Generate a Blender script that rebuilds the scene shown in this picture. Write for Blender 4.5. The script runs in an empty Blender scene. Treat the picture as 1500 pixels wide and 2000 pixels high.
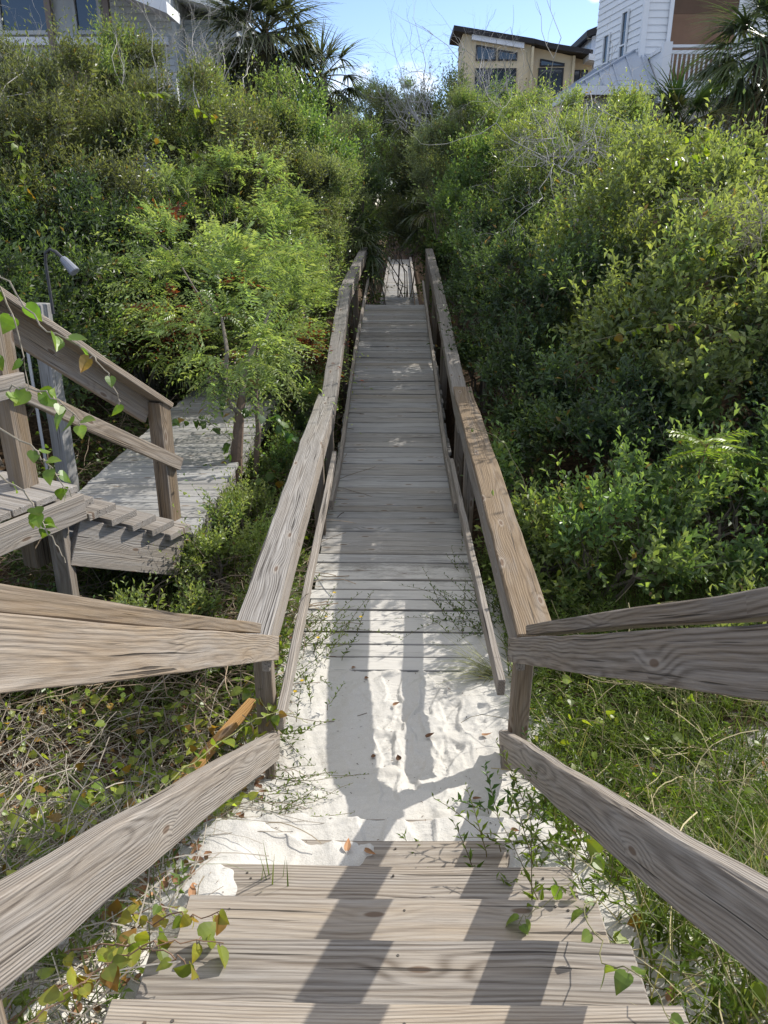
import bpy, math, random
import numpy as np
from mathutils import Vector

S = bpy.context.scene
COL = S.collection
R = math.radians

# ------------------------------------------------------------------ camera
cd = bpy.data.cameras.new("camera")
cam = bpy.data.objects.new("camera", cd)
COL.objects.link(cam)
cd.sensor_fit = 'VERTICAL'
cd.sensor_height = 34.62
cd.sensor_width = 34.62
cd.lens = 26.0
cd.clip_start = 0.05
cd.clip_end = 3000
cam.location = (0, 0, 2.65)
cam.rotation_euler = (R(90 - 21.3), 0, R(0.78))
S.camera = cam

# ------------------------------------------------------------------ light
SUN_AZ = 54.5      # degrees from +Y towards +X
SUN_EL = 36.3
sd = bpy.data.lights.new("sun", 'SUN')
sun = bpy.data.objects.new("sun", sd)
COL.objects.link(sun)
sd.energy = 4.0
sd.angle = R(0.53)
sd.color = (1.0, 0.955, 0.88)
sv = Vector((math.sin(R(SUN_AZ)) * math.cos(R(SUN_EL)), math.cos(R(SUN_AZ)) * math.cos(R(SUN_EL)), math.sin(R(SUN_EL))))
sun.rotation_euler = sv.to_track_quat('Z', 'Y').to_euler()
sun.location = (20, 12, 25)

W = bpy.data.worlds.new("World")
S.world = W
W.use_nodes = True
wt = W.node_tree
wt.nodes.clear()


class NT:
    """small node-building helper"""
    def __init__(self, t):
        self.t = t

    def n(self, typ, ins=None, **kw):
        nd = self.t.nodes.new(typ)
        for k, v in kw.items():
            setattr(nd, k, v)
        for k, v in (ins or {}).items():
            s = nd.inputs[k]
            if hasattr(v, 'is_output') or isinstance(v, bpy.types.NodeSocket):
                self.t.links.new(v, s)
            else:
                s.default_value = v
        return nd

    def m(self, op, a, b=None, c=None, clamp=False):
        ins = {0: a}
        if b is not None: ins[1] = b
        if c is not None: ins[2] = c
        return self.n('ShaderNodeMath', ins, operation=op, use_clamp=clamp).outputs[0]

    def vm(self, op, a, b=None):
        ins = {0: a}
        if b is not None: ins[1] = b
        return self.n('ShaderNodeVectorMath', ins, operation=op)

    def mix(self, f, a, b, mode='MIX'):
        nd = self.n('ShaderNodeMix', {}, data_type='RGBA', blend_type=mode)
        for i, v in ((0, f), (6, a), (7, b)):
            if isinstance(v, bpy.types.NodeSocket):
                self.t.links.new(v, nd.inputs[i])
            else:
                nd.inputs[i].default_value = v if i == 0 else (tuple(v) + (1,))[:4]
        return nd.outputs[2]

    def sm(self, x, lo, hi, a=0.0, b=1.0):
        return self.n('ShaderNodeMapRange', {0: x, 1: lo, 2: hi, 3: a, 4: b}, interpolation_type='SMOOTHSTEP').outputs[0]

    def noise(self, vec, scale=1.0, detail=2.0, rough=0.5, dist=0.0):
        return self.n('ShaderNodeTexNoise', {'Vector': vec, 'Scale': scale, 'Detail': detail, 'Roughness': rough, 'Distortion': dist})

    def scale(self, vec, s):
        return self.n('ShaderNodeVectorMath', {0: vec, 1: s}, operation='MULTIPLY').outputs[0]


nt = NT(wt)
sky = nt.n('ShaderNodeTexSky', sky_type='NISHITA', sun_disc=False, sun_elevation=R(SUN_EL), sun_rotation=R(SUN_AZ),
           altitude=5, air_density=1.0, dust_density=0.2, ozone_density=2.2)
tc = nt.n('ShaderNodeTexCoord').outputs['Generated']
# a few fair-weather clouds standing in fixed directions of the sky
nz = nt.noise(nt.scale(tc, (5.0, 5.0, 13.0)), 2.2, 7, 0.62, 0.3).outputs[0]


def blob(az, el, w):
    d = (math.sin(R(az)) * math.cos(R(el)), math.cos(R(az)) * math.cos(R(el)), math.sin(R(el)))
    dt = nt.vm('DOT_PRODUCT', nt.vm('NORMALIZE', tc).outputs[0], d).outputs['Value']
    return nt.sm(dt, math.cos(R(w)), 1.0)


bl = nt.m('MAXIMUM', blob(13.6, 14.4, 2.2), nt.m('MAXIMUM', blob(-3.0, 8.2, 2.6), nt.m('MAXIMUM', blob(12.5, 12.6, 1.0), blob(1.0, 7.0, 3.0))))
cl = nt.sm(nt.m('ADD', nt.m('MULTIPLY', bl, 0.36), nt.m('MULTIPLY', nz, 0.95)), 0.70, 0.98)
skyb = nt.mix(1.0, sky.outputs[0], (0.80, 0.80, 0.94), 'MULTIPLY')
# unseen cloud-like band overhead, added to brighten and neutralise the fill light
fill_band = nt.m('MULTIPLY', nt.sm(nt.n('ShaderNodeSeparateXYZ', {0: nt.vm('NORMALIZE', tc).outputs[0]}).outputs[2], 0.34, 0.75), nt.m('ADD', 0.45, nt.m('MULTIPLY', nt.noise(tc, 3.0, 6, 0.6).outputs[0], 0.7)), clamp=True)
skyb = nt.mix(fill_band, skyb, (5.7, 5.8, 5.9))
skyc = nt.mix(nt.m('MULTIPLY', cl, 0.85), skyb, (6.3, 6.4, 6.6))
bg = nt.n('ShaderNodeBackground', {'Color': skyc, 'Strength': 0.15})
wo = nt.n('ShaderNodeOutputWorld', {'Surface': bg.outputs[0]})

S.view_settings.view_transform = 'Standard'
S.view_settings.look = 'None'
S.view_settings.gamma = 1
S.view_settings.exposure = 0.58
S.view_settings.use_curve_mapping = False
S.cycles.max_bounces = 7
S.cycles.diffuse_bounces = 3
S.cycles.glossy_bounces = 2
S.cycles.transmission_bounces = 4
S.cycles.transparent_max_bounces = 4
S.cycles.use_denoising = True
S.cycles.sample_clamp_indirect = 6


# ------------------------------------------------------------------ mesh buffers
class Buf:
    def __init__(self):
        self.v, self.f, self.c, self.u, self.n = [], [], [], [], 0

    def add(self, V, F, C=None, U=None):
        """V (n,3); F (m,k) indices; C (n,3) colour; U (n,3) wood coordinates"""
        V = np.asarray(V, float).reshape(-1, 3)
        F = np.asarray(F, int)
        self.v.append(V)
        self.f.append(F + self.n)
        self.c.append(np.broadcast_to(np.asarray(C if C is not None else (0.5, 0.5, 0.5), float), V.shape))
        self.u.append(np.asarray(U, float) if U is not None else V)
        self.n += len(V)

    def build(self, name, mat, parent=None, smooth=False):
        me = bpy.data.meshes.new(name)
        V = np.concatenate(self.v) if self.v else np.zeros((0, 3))
        C = np.concatenate(self.c) if self.c else np.zeros((0, 3))
        U = np.concatenate(self.u) if self.u else np.zeros((0, 3))
        me.vertices.add(len(V))
        me.vertices.foreach_set('co', V.astype(np.float32).ravel())
        sizes = np.concatenate([np.full(len(f), f.shape[1]) for f in self.f])
        idx = np.concatenate([f.ravel() for f in self.f])
        me.loops.add(len(idx))
        me.loops.foreach_set('vertex_index', idx.astype(np.int32))
        me.polygons.add(len(sizes))
        st = np.concatenate([[0], np.cumsum(sizes)[:-1]])
        me.polygons.foreach_set('loop_start', st.astype(np.int32))
        me.polygons.foreach_set('loop_total', sizes.astype(np.int32))
        me.polygons.foreach_set('use_smooth', np.full(len(sizes), smooth))
        a = me.attributes.new('col', 'FLOAT_COLOR', 'POINT')
        a.data.foreach_set('color', np.concatenate([C, np.ones((len(C), 1))], 1).astype(np.float32).ravel())
        a = me.attributes.new('wuv', 'FLOAT_VECTOR', 'POINT')
        a.data.foreach_set('vector', U.astype(np.float32).ravel())
        me.update(calc_edges=True)
        me.validate()
        o = bpy.data.objects.new(name, me)
        me.materials.append(mat)
        COL.objects.link(o)
        if parent is not None:
            o.parent = parent
            o.matrix_parent_inverse = parent.matrix_basis.inverted()
        return o


def tag(o, label=None, cat=None, group=None, kind=None):
    if label: o['label'] = label
    if cat: o['category'] = cat
    if group: o['group'] = group
    if kind: o['kind'] = kind
    return o


def thing(name, label, cat, loc=(0, 0, 0), group=None):
    o = bpy.data.objects.new(name, None)
    o.empty_display_size = 0.1
    COL.objects.link(o)
    o.location = loc
    return tag(o, label, cat, group)


def nrm(v):
    return v / np.maximum(np.linalg.norm(v, axis=-1, keepdims=True), 1e-9)


rngW = np.random.default_rng(5)


def board(buf, A, B, w, t, wd=None, warm=0.3, dark=0.0, ch=0.004, jit=0.0012, seg=0.22, rnd=None):
    """a sawn board from A to B, w wide along wd, t thick; rounded arrises and slightly wavy"""
    A = np.array(A, float); B = np.array(B, float)
    ax = B - A; L = np.linalg.norm(ax); ax /= L
    wd = np.array(wd if wd is not None else (1, 0, 0), float)
    wd = wd - ax * (wd @ ax); wd /= np.linalg.norm(wd)
    td = np.cross(ax, wd)
    n = max(1, int(L / seg))
    h, k = w / 2, t / 2
    c = min(ch, h * .4, k * .4)
    prof = np.array([(-h + c, -k), (h - c, -k), (h, -k + c), (h, k - c), (h - c, k), (-h + c, k), (-h, k - c), (-h, -k + c)])
    ts = np.linspace(0, L, n + 1)
    # end caps get an extra inset ring so that the ends are rounded too
    rings, tt = [], []
    for i, s in enumerate(ts):
        q = prof.copy()
        if i in (0, n):
            q = prof * np.array([(h - c * .8) / h, (k - c * .8) / k])
            rings.append((s, q)); 
            s2 = s + c * (.8 if i == 0 else -.8)
            if i == 0: rings.append((s2, prof))
            else: rings.insert(len(rings) - 1, (s2, prof))
        else:
            rings.append((s, q))
    V, U = [], []
    ro = rngW.uniform(0, 60); rv = rngW.uniform(-.07, .07); rw = rngW.choice([-1, 1]) * rngW.uniform(.03, .09)
    bow = rngW.normal(0, jit * 1.2, 2)
    for s, q in rings:
        off = rngW.normal(0, jit, 2) * (1 if 0 < s < L else .3) + bow * math.sin(math.pi * s / L) * min(L, 2)
        j = q + off + rngW.normal(0, jit * .35, q.shape)
        V.append(A + ax * s + j[:, :1] * wd + j[:, 1:] * td)
        U.append(np.stack([np.full(8, s + ro), q[:, 0] + rv, q[:, 1] + rw], 1))
    V = np.concatenate(V); U = np.concatenate(U)
    m = len(rings)
    i = np.arange(m - 1)[:, None] * 8; j = np.arange(8)[None]
    F = np.stack([i + j, i + (j + 1) % 8, i + 8 + (j + 1) % 8, i + 8 + j], -1).reshape(-1, 4)
    colr = np.array([warm, dark, rngW.uniform() if rnd is None else rnd])
    base = buf.n
    buf.add(V, F, colr, U)
    buf.f.append(np.array([list(range(7, -1, -1))]) + base)
    buf.f.append(np.array([list(range(8))]) + base + (m - 1) * 8)


def box(buf, x0, x1, y0, y1, z0, z1, C=None):
    V = [(x, y, z) for z in (z0, z1) for y in (y0, y1) for x in (x0, x1)]
    F = [(0, 2, 3, 1), (4, 5, 7, 6), (0, 1, 5, 4), (2, 6, 7, 3), (0, 4, 6, 2), (1, 3, 7, 5)]
    buf.add(V, F, C)


def obox(buf, A, B, w, t, wd=(0, 0, 1), C=None):
    """plain oriented bar from A to B"""
    A = np.array(A, float); B = np.array(B, float)
    ax = nrm(B - A); wd = np.array(wd, float); wd = nrm(wd - ax * (wd @ ax)); td = np.cross(ax, wd)
    V = [P + wd * a * w / 2 + td * b * t / 2 for P in (A, B) for a, b in ((-1, -1), (1, -1), (1, 1), (-1, 1))]
    F = [(3, 2, 1, 0), (4, 5, 6, 7), (0, 1, 5, 4), (1, 2, 6, 5), (2, 3, 7, 6), (3, 0, 4, 7)]
    buf.add(V, F, C)


def prism(buf, pts, d, C=None):
    """closed polygon pts (n,3) extruded by vector d"""
    P = np.array(pts, float); n = len(P)
    V = np.concatenate([P, P + np.array(d, float)])
    b = buf.n
    F = [(i, (i + 1) % n, (i + 1) % n + n, i + n) for i in range(n)]
    buf.add(V, F, C)
    buf.f.append(np.array([list(range(n - 1, -1, -1))]) + b)
    buf.f.append(np.array([list(range(n, 2 * n))]) + b)


def tube(buf, P, r, k=5, C=None):
    P = np.array(P, float); n = len(P)
    r = np.broadcast_to(np.asarray(r, float), (n,)) if np.ndim(r) == 0 or len(np.atleast_1d(r)) == n else np.linspace(r[0], r[1], n)
    T = nrm(np.gradient(P, axis=0))
    ref = np.array([0, 0, 1.0]) if abs(T[0, 2]) < .8 else np.array([1.0, 0, 0])
    a = nrm(np.cross(T, ref)); b = np.cross(T, a)
    ph = np.arange(k) * 2 * math.pi / k
    V = P[:, None] + r[:, None, None] * (np.cos(ph)[None, :, None] * a[:, None] + np.sin(ph)[None, :, None] * b[:, None])
    i = np.arange(n - 1)[:, None] * k; j = np.arange(k)[None]
    F = np.stack([i + j, i + (j + 1) % k, i + k + (j + 1) % k, i + k + j], -1).reshape(-1, 4)
    base = buf.n
    buf.add(V.reshape(-1, 3), F, C)
    buf.f.append(np.array([list(range(k))]) + base + (n - 1) * k)


# ------------------------------------------------------------------ materials
def mat(name):
    m = bpy.data.materials.new(name)
    m.use_nodes = True
    m.node_tree.nodes.clear()
    return m, NT(m.node_tree)


def wood_material(name, grey_l, grey_d, warm_l, warm_d, gain=1.0, sand=None):
    m, n = mat(name)
    u = n.n('ShaderNodeAttribute', attribute_name='wuv').outputs['Vector']
    a = n.n('ShaderNodeSeparateColor', {0: n.n('ShaderNodeAttribute', attribute_name='col').outputs['Color']}).outputs
    warm, dark, rnd = a[0], a[1], a[2]
    low = n.noise(n.scale(u, (0.75, 3.2, 3.2)), 1.0, 2).outputs[0]
    warp = n.noise(n.scale(u, (3.0, 12, 12)), 1.0, 2).outputs[0]
    vor = n.n('ShaderNodeTexVoronoi', {'Vector': n.scale(u, (2.3, 7.5, 0.0)), 'Scale': 1.0, 'Randomness': 1.0}, feature='F1', voronoi_dimensions='2D')
    kd = vor.outputs['Distance']
    kx = n.m('GREATER_THAN', n.n('ShaderNodeSeparateColor', {0: vor.outputs['Color']}).outputs[0], 0.70)
    kg = n.m('MULTIPLY', kx, n.sm(kd, 0.42, 0.0))
    sp = n.n('ShaderNodeSeparateXYZ', {0: u}).outputs
    r = n.m('SQRT', n.m('ADD', n.m('MULTIPLY', sp[1], sp[1]), n.m('MULTIPLY', sp[2], sp[2])))
    r = n.m('ADD', r, n.m('ADD', n.m('MULTIPLY', low, 0.062), n.m('ADD', n.m('MULTIPLY', kg, 0.018), n.m('MULTIPLY', warp, 0.010))))
    ph = n.m('MULTIPLY', r, n.m('ADD', 2 * math.pi * 84, n.m('MULTIPLY', rnd, 2 * math.pi * 80)))
    ring = n.m('ADD', n.m('MULTIPLY', n.m('SINE', ph), 0.5), 0.5)
    ring = n.m('POWER', ring, 1.7)
    fib = n.noise(n.scale(u, (5, 300, 300)), 1.0, 4, 0.7).outputs[0]
    fib3 = n.noise(n.scale(u, (3.0, 170, 170)), 1.0, 3, 0.65).outputs[0]
    fib2 = n.noise(n.scale(u, (2.6, 120, 120)), 1.0, 5, 0.75).outputs[0]
    blot = n.noise(n.scale(u, (1.5, 17, 17)), 1.0, 7, 0.7).outputs[0]
    bleach = n.sm(n.noise(n.scale(u, (1.6, 46, 46)), 1.0, 6, 0.68).outputs[0], 0.5, 0.72)
    stain = n.sm(n.noise(n.scale(u, (3.2, 38, 38)), 1.0, 6, 0.72).outputs[0], 0.58, 0.74)
    crk = n.sm(n.noise(n.scale(u, (1.1, 75, 75)), 1.0, 3, 0.5, 0.1).outputs[0], 0.64, 0.685)
    knot = n.m('MULTIPLY', kx, n.sm(kd, 0.088, 0.05))
    halo = n.m('MULTIPLY', kx, n.sm(kd, 0.17, 0.08))
    f = n.m('ADD', n.m('MULTIPLY', ring, n.m('ADD', 0.12, n.m('MULTIPLY', n.m('FRACT', n.m('MULTIPLY', rnd, 7.3)), 0.40))), n.m('ADD', n.m('MULTIPLY', n.sm(fib, .3, .75), 0.30), n.m('ADD', n.m('MULTIPLY', n.sm(fib2, .3, .75), 0.30), n.m('MULTIPLY', n.sm(fib3, .42, .66), 0.26))), clamp=True)
    gl = n.mix(f, grey_l, grey_d)
    wl = n.mix(f, warm_l, warm_d)
    wf = n.m('ADD', warm, n.m('MULTIPLY', n.m('SUBTRACT', blot, 0.5), n.m('ADD', 0.7, n.m('MULTIPLY', warm, 1.5))), clamp=True)
    c = n.mix(wf, gl, wl)
    br = n.m('MULTIPLY', n.m('SUBTRACT', 1.0, n.m('MULTIPLY', dark, 0.75)), n.m('ADD', 0.82 * gain, n.m('MULTIPLY', n.m('ADD', rnd, n.m('MULTIPLY', blot, 0.8)), 0.22 * gain)))
    c = n.mix(1.0, c, n.n('ShaderNodeCombineColor', {0: br, 1: br, 2: br}).outputs[0], 'MULTIPLY')
    c = n.mix(n.m('MULTIPLY', bleach, n.m('MULTIPLY', n.m('SUBTRACT', 1.0, dark), n.m('SUBTRACT', 0.36, n.m('MULTIPLY', warm, 0.3)))), c, (0.50, 0.48, 0.455))
    c = n.mix(n.m('MULTIPLY', stain, 0.38), c, (0.085, 0.072, 0.058))
    c = n.mix(n.m('MULTIPLY', halo, 0.35), c, (0.40, 0.35, 0.29))
    c = n.mix(n.m('MULTIPLY', knot, 0.75), c, (0.10, 0.055, 0.03))
    c = n.mix(n.m('MULTIPLY', crk, 0.85), c, (0.035, 0.028, 0.022))
    if sand:
        # blown sand lying thinly on the boards near the foot of the dune
        geo = n.n('ShaderNodeNewGeometry')
        px = n.n('ShaderNodeSeparateXYZ', {0: geo.outputs['Position']}).outputs
        nz_ = n.n('ShaderNodeSeparateXYZ', {0: geo.outputs['Normal']}).outputs[2]
        s1 = n.noise(n.scale(geo.outputs['Position'], (2.5, 9, 9)), 1.0, 6, 0.65).outputs[0]
        s2 = n.noise(n.scale(geo.outputs['Position'], (30, 150, 150)), 1.0, 3, 0.6).outputs[0]
        am = n.m('ADD', n.sm(px[1], sand[1], sand[0], 0.0, sand[2]), n.m('ADD', n.m('MULTIPLY', s1, 0.75), n.m('ADD', n.m('MULTIPLY', s2, 0.35), n.m('MULTIPLY', fib2, -0.25))))
        sm_ = n.m('MULTIPLY', n.sm(am, 0.72, 0.92), n.sm(nz_, 0.7, 0.95))
        c = n.mix(n.m('MULTIPLY', sm_, 0.9), c, (0.56, 0.535, 0.49))
    hgt = n.m('SUBTRACT', n.m('ADD', n.m('MULTIPLY', ring, -0.4), n.m('MULTIPLY', n.m('ADD', fib, fib2), -0.6)), n.m('MULTIPLY', crk, 1.6))
    bp = n.n('ShaderNodeBump', {'Height': hgt, 'Strength': 0.8, 'Distance': 0.003})
    b = n.n('ShaderNodeBsdfPrincipled', {'Base Color': c, 'Roughness': n.m('ADD', 0.72, n.m('MULTIPLY', fib2, 0.2)), 'Specular IOR Level': 0.28, 'Normal': bp.outputs[0]})
    n.n('ShaderNodeOutputMaterial', {0: b.outputs[0]})
    return m


M_WOOD = wood_material('weathered_timber', (0.37, 0.345, 0.315), (0.125, 0.11, 0.095), (0.30, 0.222, 0.14), (0.105, 0.068, 0.038))
M_FRESH = wood_material('fresh_orange_timber', (0.50, 0.33, 0.15), (0.34, 0.19, 0.07), (0.52, 0.31, 0.12), (0.34, 0.17, 0.055))
M_TREAD = wood_material('worn_tread_timber', (0.47, 0.435, 0.39), (0.155, 0.132, 0.11), (0.42, 0.32, 0.20), (0.16, 0.105, 0.06), sand=(2.3, 1.2, 0.26))
M_DECK = wood_material('grey_decking', (0.43, 0.425, 0.415), (0.18, 0.175, 0.168), (0.35, 0.305, 0.24), (0.145, 0.12, 0.088), sand=(4.0, 7.0, 0.75))


M_SIDE = wood_material('pale_grey_decking', (0.40, 0.395, 0.385), (0.17, 0.165, 0.158), (0.35, 0.305, 0.24), (0.145, 0.12, 0.088))


def leaf_material(name, trans=0.48, rough=0.40, spec=0.55, tint=(1.55, 1.62, 0.62)):
    m, n = mat(name)
    c = n.n('ShaderNodeAttribute', attribute_name='col').outputs['Color']
    geo = n.n('ShaderNodeNewGeometry')
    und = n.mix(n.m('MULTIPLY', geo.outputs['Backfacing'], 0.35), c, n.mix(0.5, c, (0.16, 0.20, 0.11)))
    p = n.n('ShaderNodeBsdfPrincipled', {'Base Color': und, 'Roughness': rough, 'Specular IOR Level': spec})
    tcol = n.mix(1.0, c, tint, 'MULTIPLY')
    t = n.n('ShaderNodeBsdfTranslucent', {'Color': tcol})
    mx = n.n('ShaderNodeMixShader', {0: trans, 1: p.outputs[0], 2: t.outputs[0]})
    n.n('ShaderNodeOutputMaterial', {0: mx.outputs[0]})
    return m


M_LEAF = leaf_material('glossy_leaf')
M_GRASS = leaf_material('grass_blade', 0.30, 0.55, 0.3)
M_PALM = leaf_material('palm_leaf', 0.34, 0.32, 0.6, (1.4, 1.45, 0.6))


def plain(name, col, rough=0.7, spec=0.3, attr=False, nscale=0, namt=0.25, metallic=0.0, bump=0.0):
    m, n = mat(name)
    c = n.n('ShaderNodeAttribute', attribute_name='col').outputs['Color'] if attr else None
    b = n.n('ShaderNodeBsdfPrincipled', {'Roughness': rough, 'Specular IOR Level': spec, 'Metallic': metallic})
    src = c
    if nscale:
        pos = n.n('ShaderNodeNewGeometry').outputs['Position']
        f = n.noise(pos, nscale, 5, 0.6).outputs[0]
        g = n.m('ADD', 1 - namt, n.m('MULTIPLY', f, namt * 2))
        src = n.mix(1.0, c if attr else col, n.n('ShaderNodeCombineColor', {0: g, 1: g, 2: g}).outputs[0], 'MULTIPLY')
        if bump:
            n.t.links.new(n.n('ShaderNodeBump', {'Height': f, 'Strength': 0.5, 'Distance': bump}).outputs[0], b.inputs['Normal'])
    if src is not None:
        n.t.links.new(src, b.inputs['Base Color'])
    else:
        b.inputs['Base Color'].default_value = tuple(col) + (1,)
    n.n('ShaderNodeOutputMaterial', {0: b.outputs[0]})
    return m


M_BARK = plain('bark', None, 0.85, 0.2, attr=True, nscale=35, namt=0.35, bump=0.01)
M_TWIG = plain('twig', None, 0.8, 0.2, attr=True)
M_WHITE = plain('white_paint', (0.72, 0.73, 0.74), 0.55, 0.35, nscale=3, namt=0.05)
M_GREYW = plain('grey_siding', (0.46, 0.48, 0.47), 0.6, 0.3, nscale=2, namt=0.06)
M_OSB = plain('tan_sheathing', (0.66, 0.54, 0.35), 0.75, 0.2, nscale=2.2, namt=0.13)
M_PLY = plain('plywood', (0.21, 0.125, 0.08), 0.8, 0.2, nscale=1.6, namt=0.35)
M_PLYD = plain('stained_plywood', (0.12, 0.075, 0.05), 0.8, 0.2, nscale=2, namt=0.35)
M_ROOFD = plain('dark_roof_edge', (0.025, 0.022, 0.022), 0.6, 0.3)
M_METAL = plain('blue_grey_metal_roof', (0.36, 0.40, 0.46), 0.42, 0.5, nscale=1.2, namt=0.08)
M_BEIGE = plain('beige_wall', (0.40, 0.39, 0.33), 0.7, 0.3, nscale=2, namt=0.06)
M_GLASS = plain('dark_window_glass', (0.02, 0.035, 0.05), 0.06, 0.9)
M_GREYP = plain('grey_enamel', (0.20, 0.21, 0.24), 0.38, 0.5, nscale=40, namt=0.12)


# ------------------------------------------------------------------ terrain
def sstep(x, a, b):
    t = np.clip((x - a) / (b - a), 0, 1)
    return t * t * (3 - 2 * t)


_pr = np.random.default_rng(77)
_ph = _pr.uniform(0, 6.28, (40, 2)); _dr = _pr.uniform(0, 6.28, 40)


def wob(x, y, f, k0=0, k=5):
    s = 0
    for i in range(k0, k0 + k):
        s = s + np.sin(f * (1 + .37 * (i - k0)) * (x * math.cos(_dr[i]) + y * math.sin(_dr[i])) + _ph[i, 0])
    return s / k


def tl(y):
    return 1.079 - .588 * (y - 1.152)


DY = [3.4, 4.2, 7.07, 8.7, 10.5, 15.7]
DZ = [-.05, 0.004, .104, .27, .57, .925]


def G0(x, y):
    """large-scale ground"""
    prof = np.interp(y, [-30, -6, .2, .9, 2.9, 4.4, 6, 9, 12, 15.5, 17.5, 28, 40, 60, 400], [-2, .6, 1.0, 1.0, 0.0, 0.0, -.05, .2, .5, .7, -.1, -.12, .25, 1.6, 2.0])
    lx = np.maximum(-x, 0); rx = np.maximum(x, 0)
    far = sstep(y, 2.5, 8)
    z = prof + .12 * sstep(lx, .8, 2.2) * sstep(y, 2.2, 4) + .10 * sstep(rx, .8, 2.2)
    z = z + 2.0 * sstep(lx, 2.7, 7.5) * sstep(y, 4.5, 10) + 1.7 * sstep(rx, 1.2, 6.5) * sstep(y, 4.8, 11)
    z = z + 1.1 * sstep(lx, .8, 2.8) * sstep(y, 10.5, 14) + .9 * sstep(rx, .8, 2.5) * sstep(y, 9, 14)
    z = z + .05 * wob(x, y, 1.9) * sstep(np.abs(x), .9, 2.0)
    return z


FEET = []


def G(x, y):
    x = np.asarray(x, float); y = np.asarray(y, float)
    z = G0(x, y)
    ax = np.abs(x)
    cor = 1 - sstep(ax, .66, .95)
    # drifted sand between the stair railings
    yy = y + .03 * wob(x, y, 9, 6) + .014 * wob(x, y, 29, 16)
    st = np.interp(yy, [.2, 1.72, 1.76, 2.0, 2.05, 2.28, 2.33, 2.575, 2.64, 2.9, 3.15, 4.0, 4.55, 5.0, 5.6, 7], [.92, .50, .49, .46, .418, .412, .262, .256, .112, .088, .015, -.002, -.02, -.06, -.16, -.18])
    xw = x + (.06 * wob(x, y, 15, 9) + .03 * wob(x, y, 38, 1)) * (y < 2.6)
    lf = sstep(-xw, .32, .60) + .7 * sstep(xw, .36, .6)
    xn = x + .07 * wob(x, y, 17, 4) + .035 * wob(x, y, 41, 14)
    mid1 = sstep(xn, -.22, .04) * (1 - sstep(xn, .26, .48))
    st = st - (.05 * mid1 + .006) * sstep(yy, 1.95, 2.05) * (1 - sstep(yy, 2.28, 2.33))
    st = st + lf * ((.075 + .04 * (x < 0)) * sstep(yy, 1.70, 1.85) * (1 - sstep(yy, 2.3, 2.5)) - .0 ) + (.009 * wob(x, y, 9, 12) + .006 * wob(x, y, 27, 3) + .003 * wob(x, y, 62, 8)) * sstep(y, 1.6, 1.9)
    st = st + (.030 * lf * sstep(y, 3.2, 4.2) * (1 - sstep(y, 5.2, 5.8)) + (.012 * wob(x, y, 5, 18) + .006 * wob(x, y, 16, 22)) * sstep(y, 3.6, 4.2))
    st = st + (.004 * wob(x, y, 21, 2) + .003 * wob(x, y, 47, 9)) * sstep(y, 2.3, 2.5) * (1 - sstep(y, 4.4, 5))
    z = z * (1 - cor) + st * cor
    # deck drops away beyond the drift: keep the soil below the boards
    und = (1 - sstep(ax, .7, .95)) * sstep(y, 5.2, 6.0)
    z = z - und * sstep(y, 5.2, 6.2) * .06
    return z


def soles(x, y):
    d = np.zeros_like(x)
    for (cx, cy, a, s, pat) in FEET:
        ca, sa = math.cos(a), math.sin(a)
        u = ((x - cx) * ca + (y - cy) * sa) / s; v = (-(x - cx) * sa + (y - cy) * ca) / s
        hw = .047 - .012 * np.cos((u + .02) * 22) * (np.abs(u) < .15) - .01 * (u < -.05)
        q = np.maximum(np.abs(u) / .145, np.abs(v) / np.maximum(hw, .02))
        ins = 1 - sstep(q, .82, 1.05)
        rim = np.exp(-((q - 1.18) / .16) ** 2)
        tr = np.sin(u * 2 * math.pi / .026 + np.abs(v) * 60 * (pat % 2)) * .5
        if pat == 2: tr = np.sin(u * 2 * math.pi / .022) * np.sin(v * 2 * math.pi / .022)
        d += -ins * (.0105 - .004 * tr) * (1 if s > .85 else .55) + rim * .0045 * (1 if s > .85 else .6)
    return d


fr = random.Random(4)
FEET += [(-.02, 2.98, 1.62, 1, 0), (.10, 3.10, 1.5, 1, 2), (-.03, 3.32, 1.7, 1, 1), (.05, 3.62, 1.3, 1, 2), (.13, 3.52, 1.9, .9, 0), (.0, 3.9, 1.6, 1, 1), (.20, 3.78, 1.4, 1, 1),
         (.12, 4.12, 1.7, 1, 2), (.28, 3.25, 1.2, 1, 1), (-.08, 2.45, 1.6, 1, 0), (.14, 2.44, 1.75, 1, 1), (.33, 3.62, 1.55, 1, 0), (.07, 4.35, 1.5, 1, 1), (.26, 4.05, 1.9, 1, 2), (-.02, 2.14, 1.5, 1, 0)]
for i in range(26):
    FEET.append((fr.gauss(.22, .2), fr.uniform(2.85, 4.4), fr.uniform(.6, 2.5), fr.uniform(.3, .8), fr.choice([0, 1, 2])))


def lines(segs):
    out = []
    for a, b, st in segs:
        out += list(np.arange(a, b, st))
    return np.array(out + [segs[-1][1]])


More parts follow.
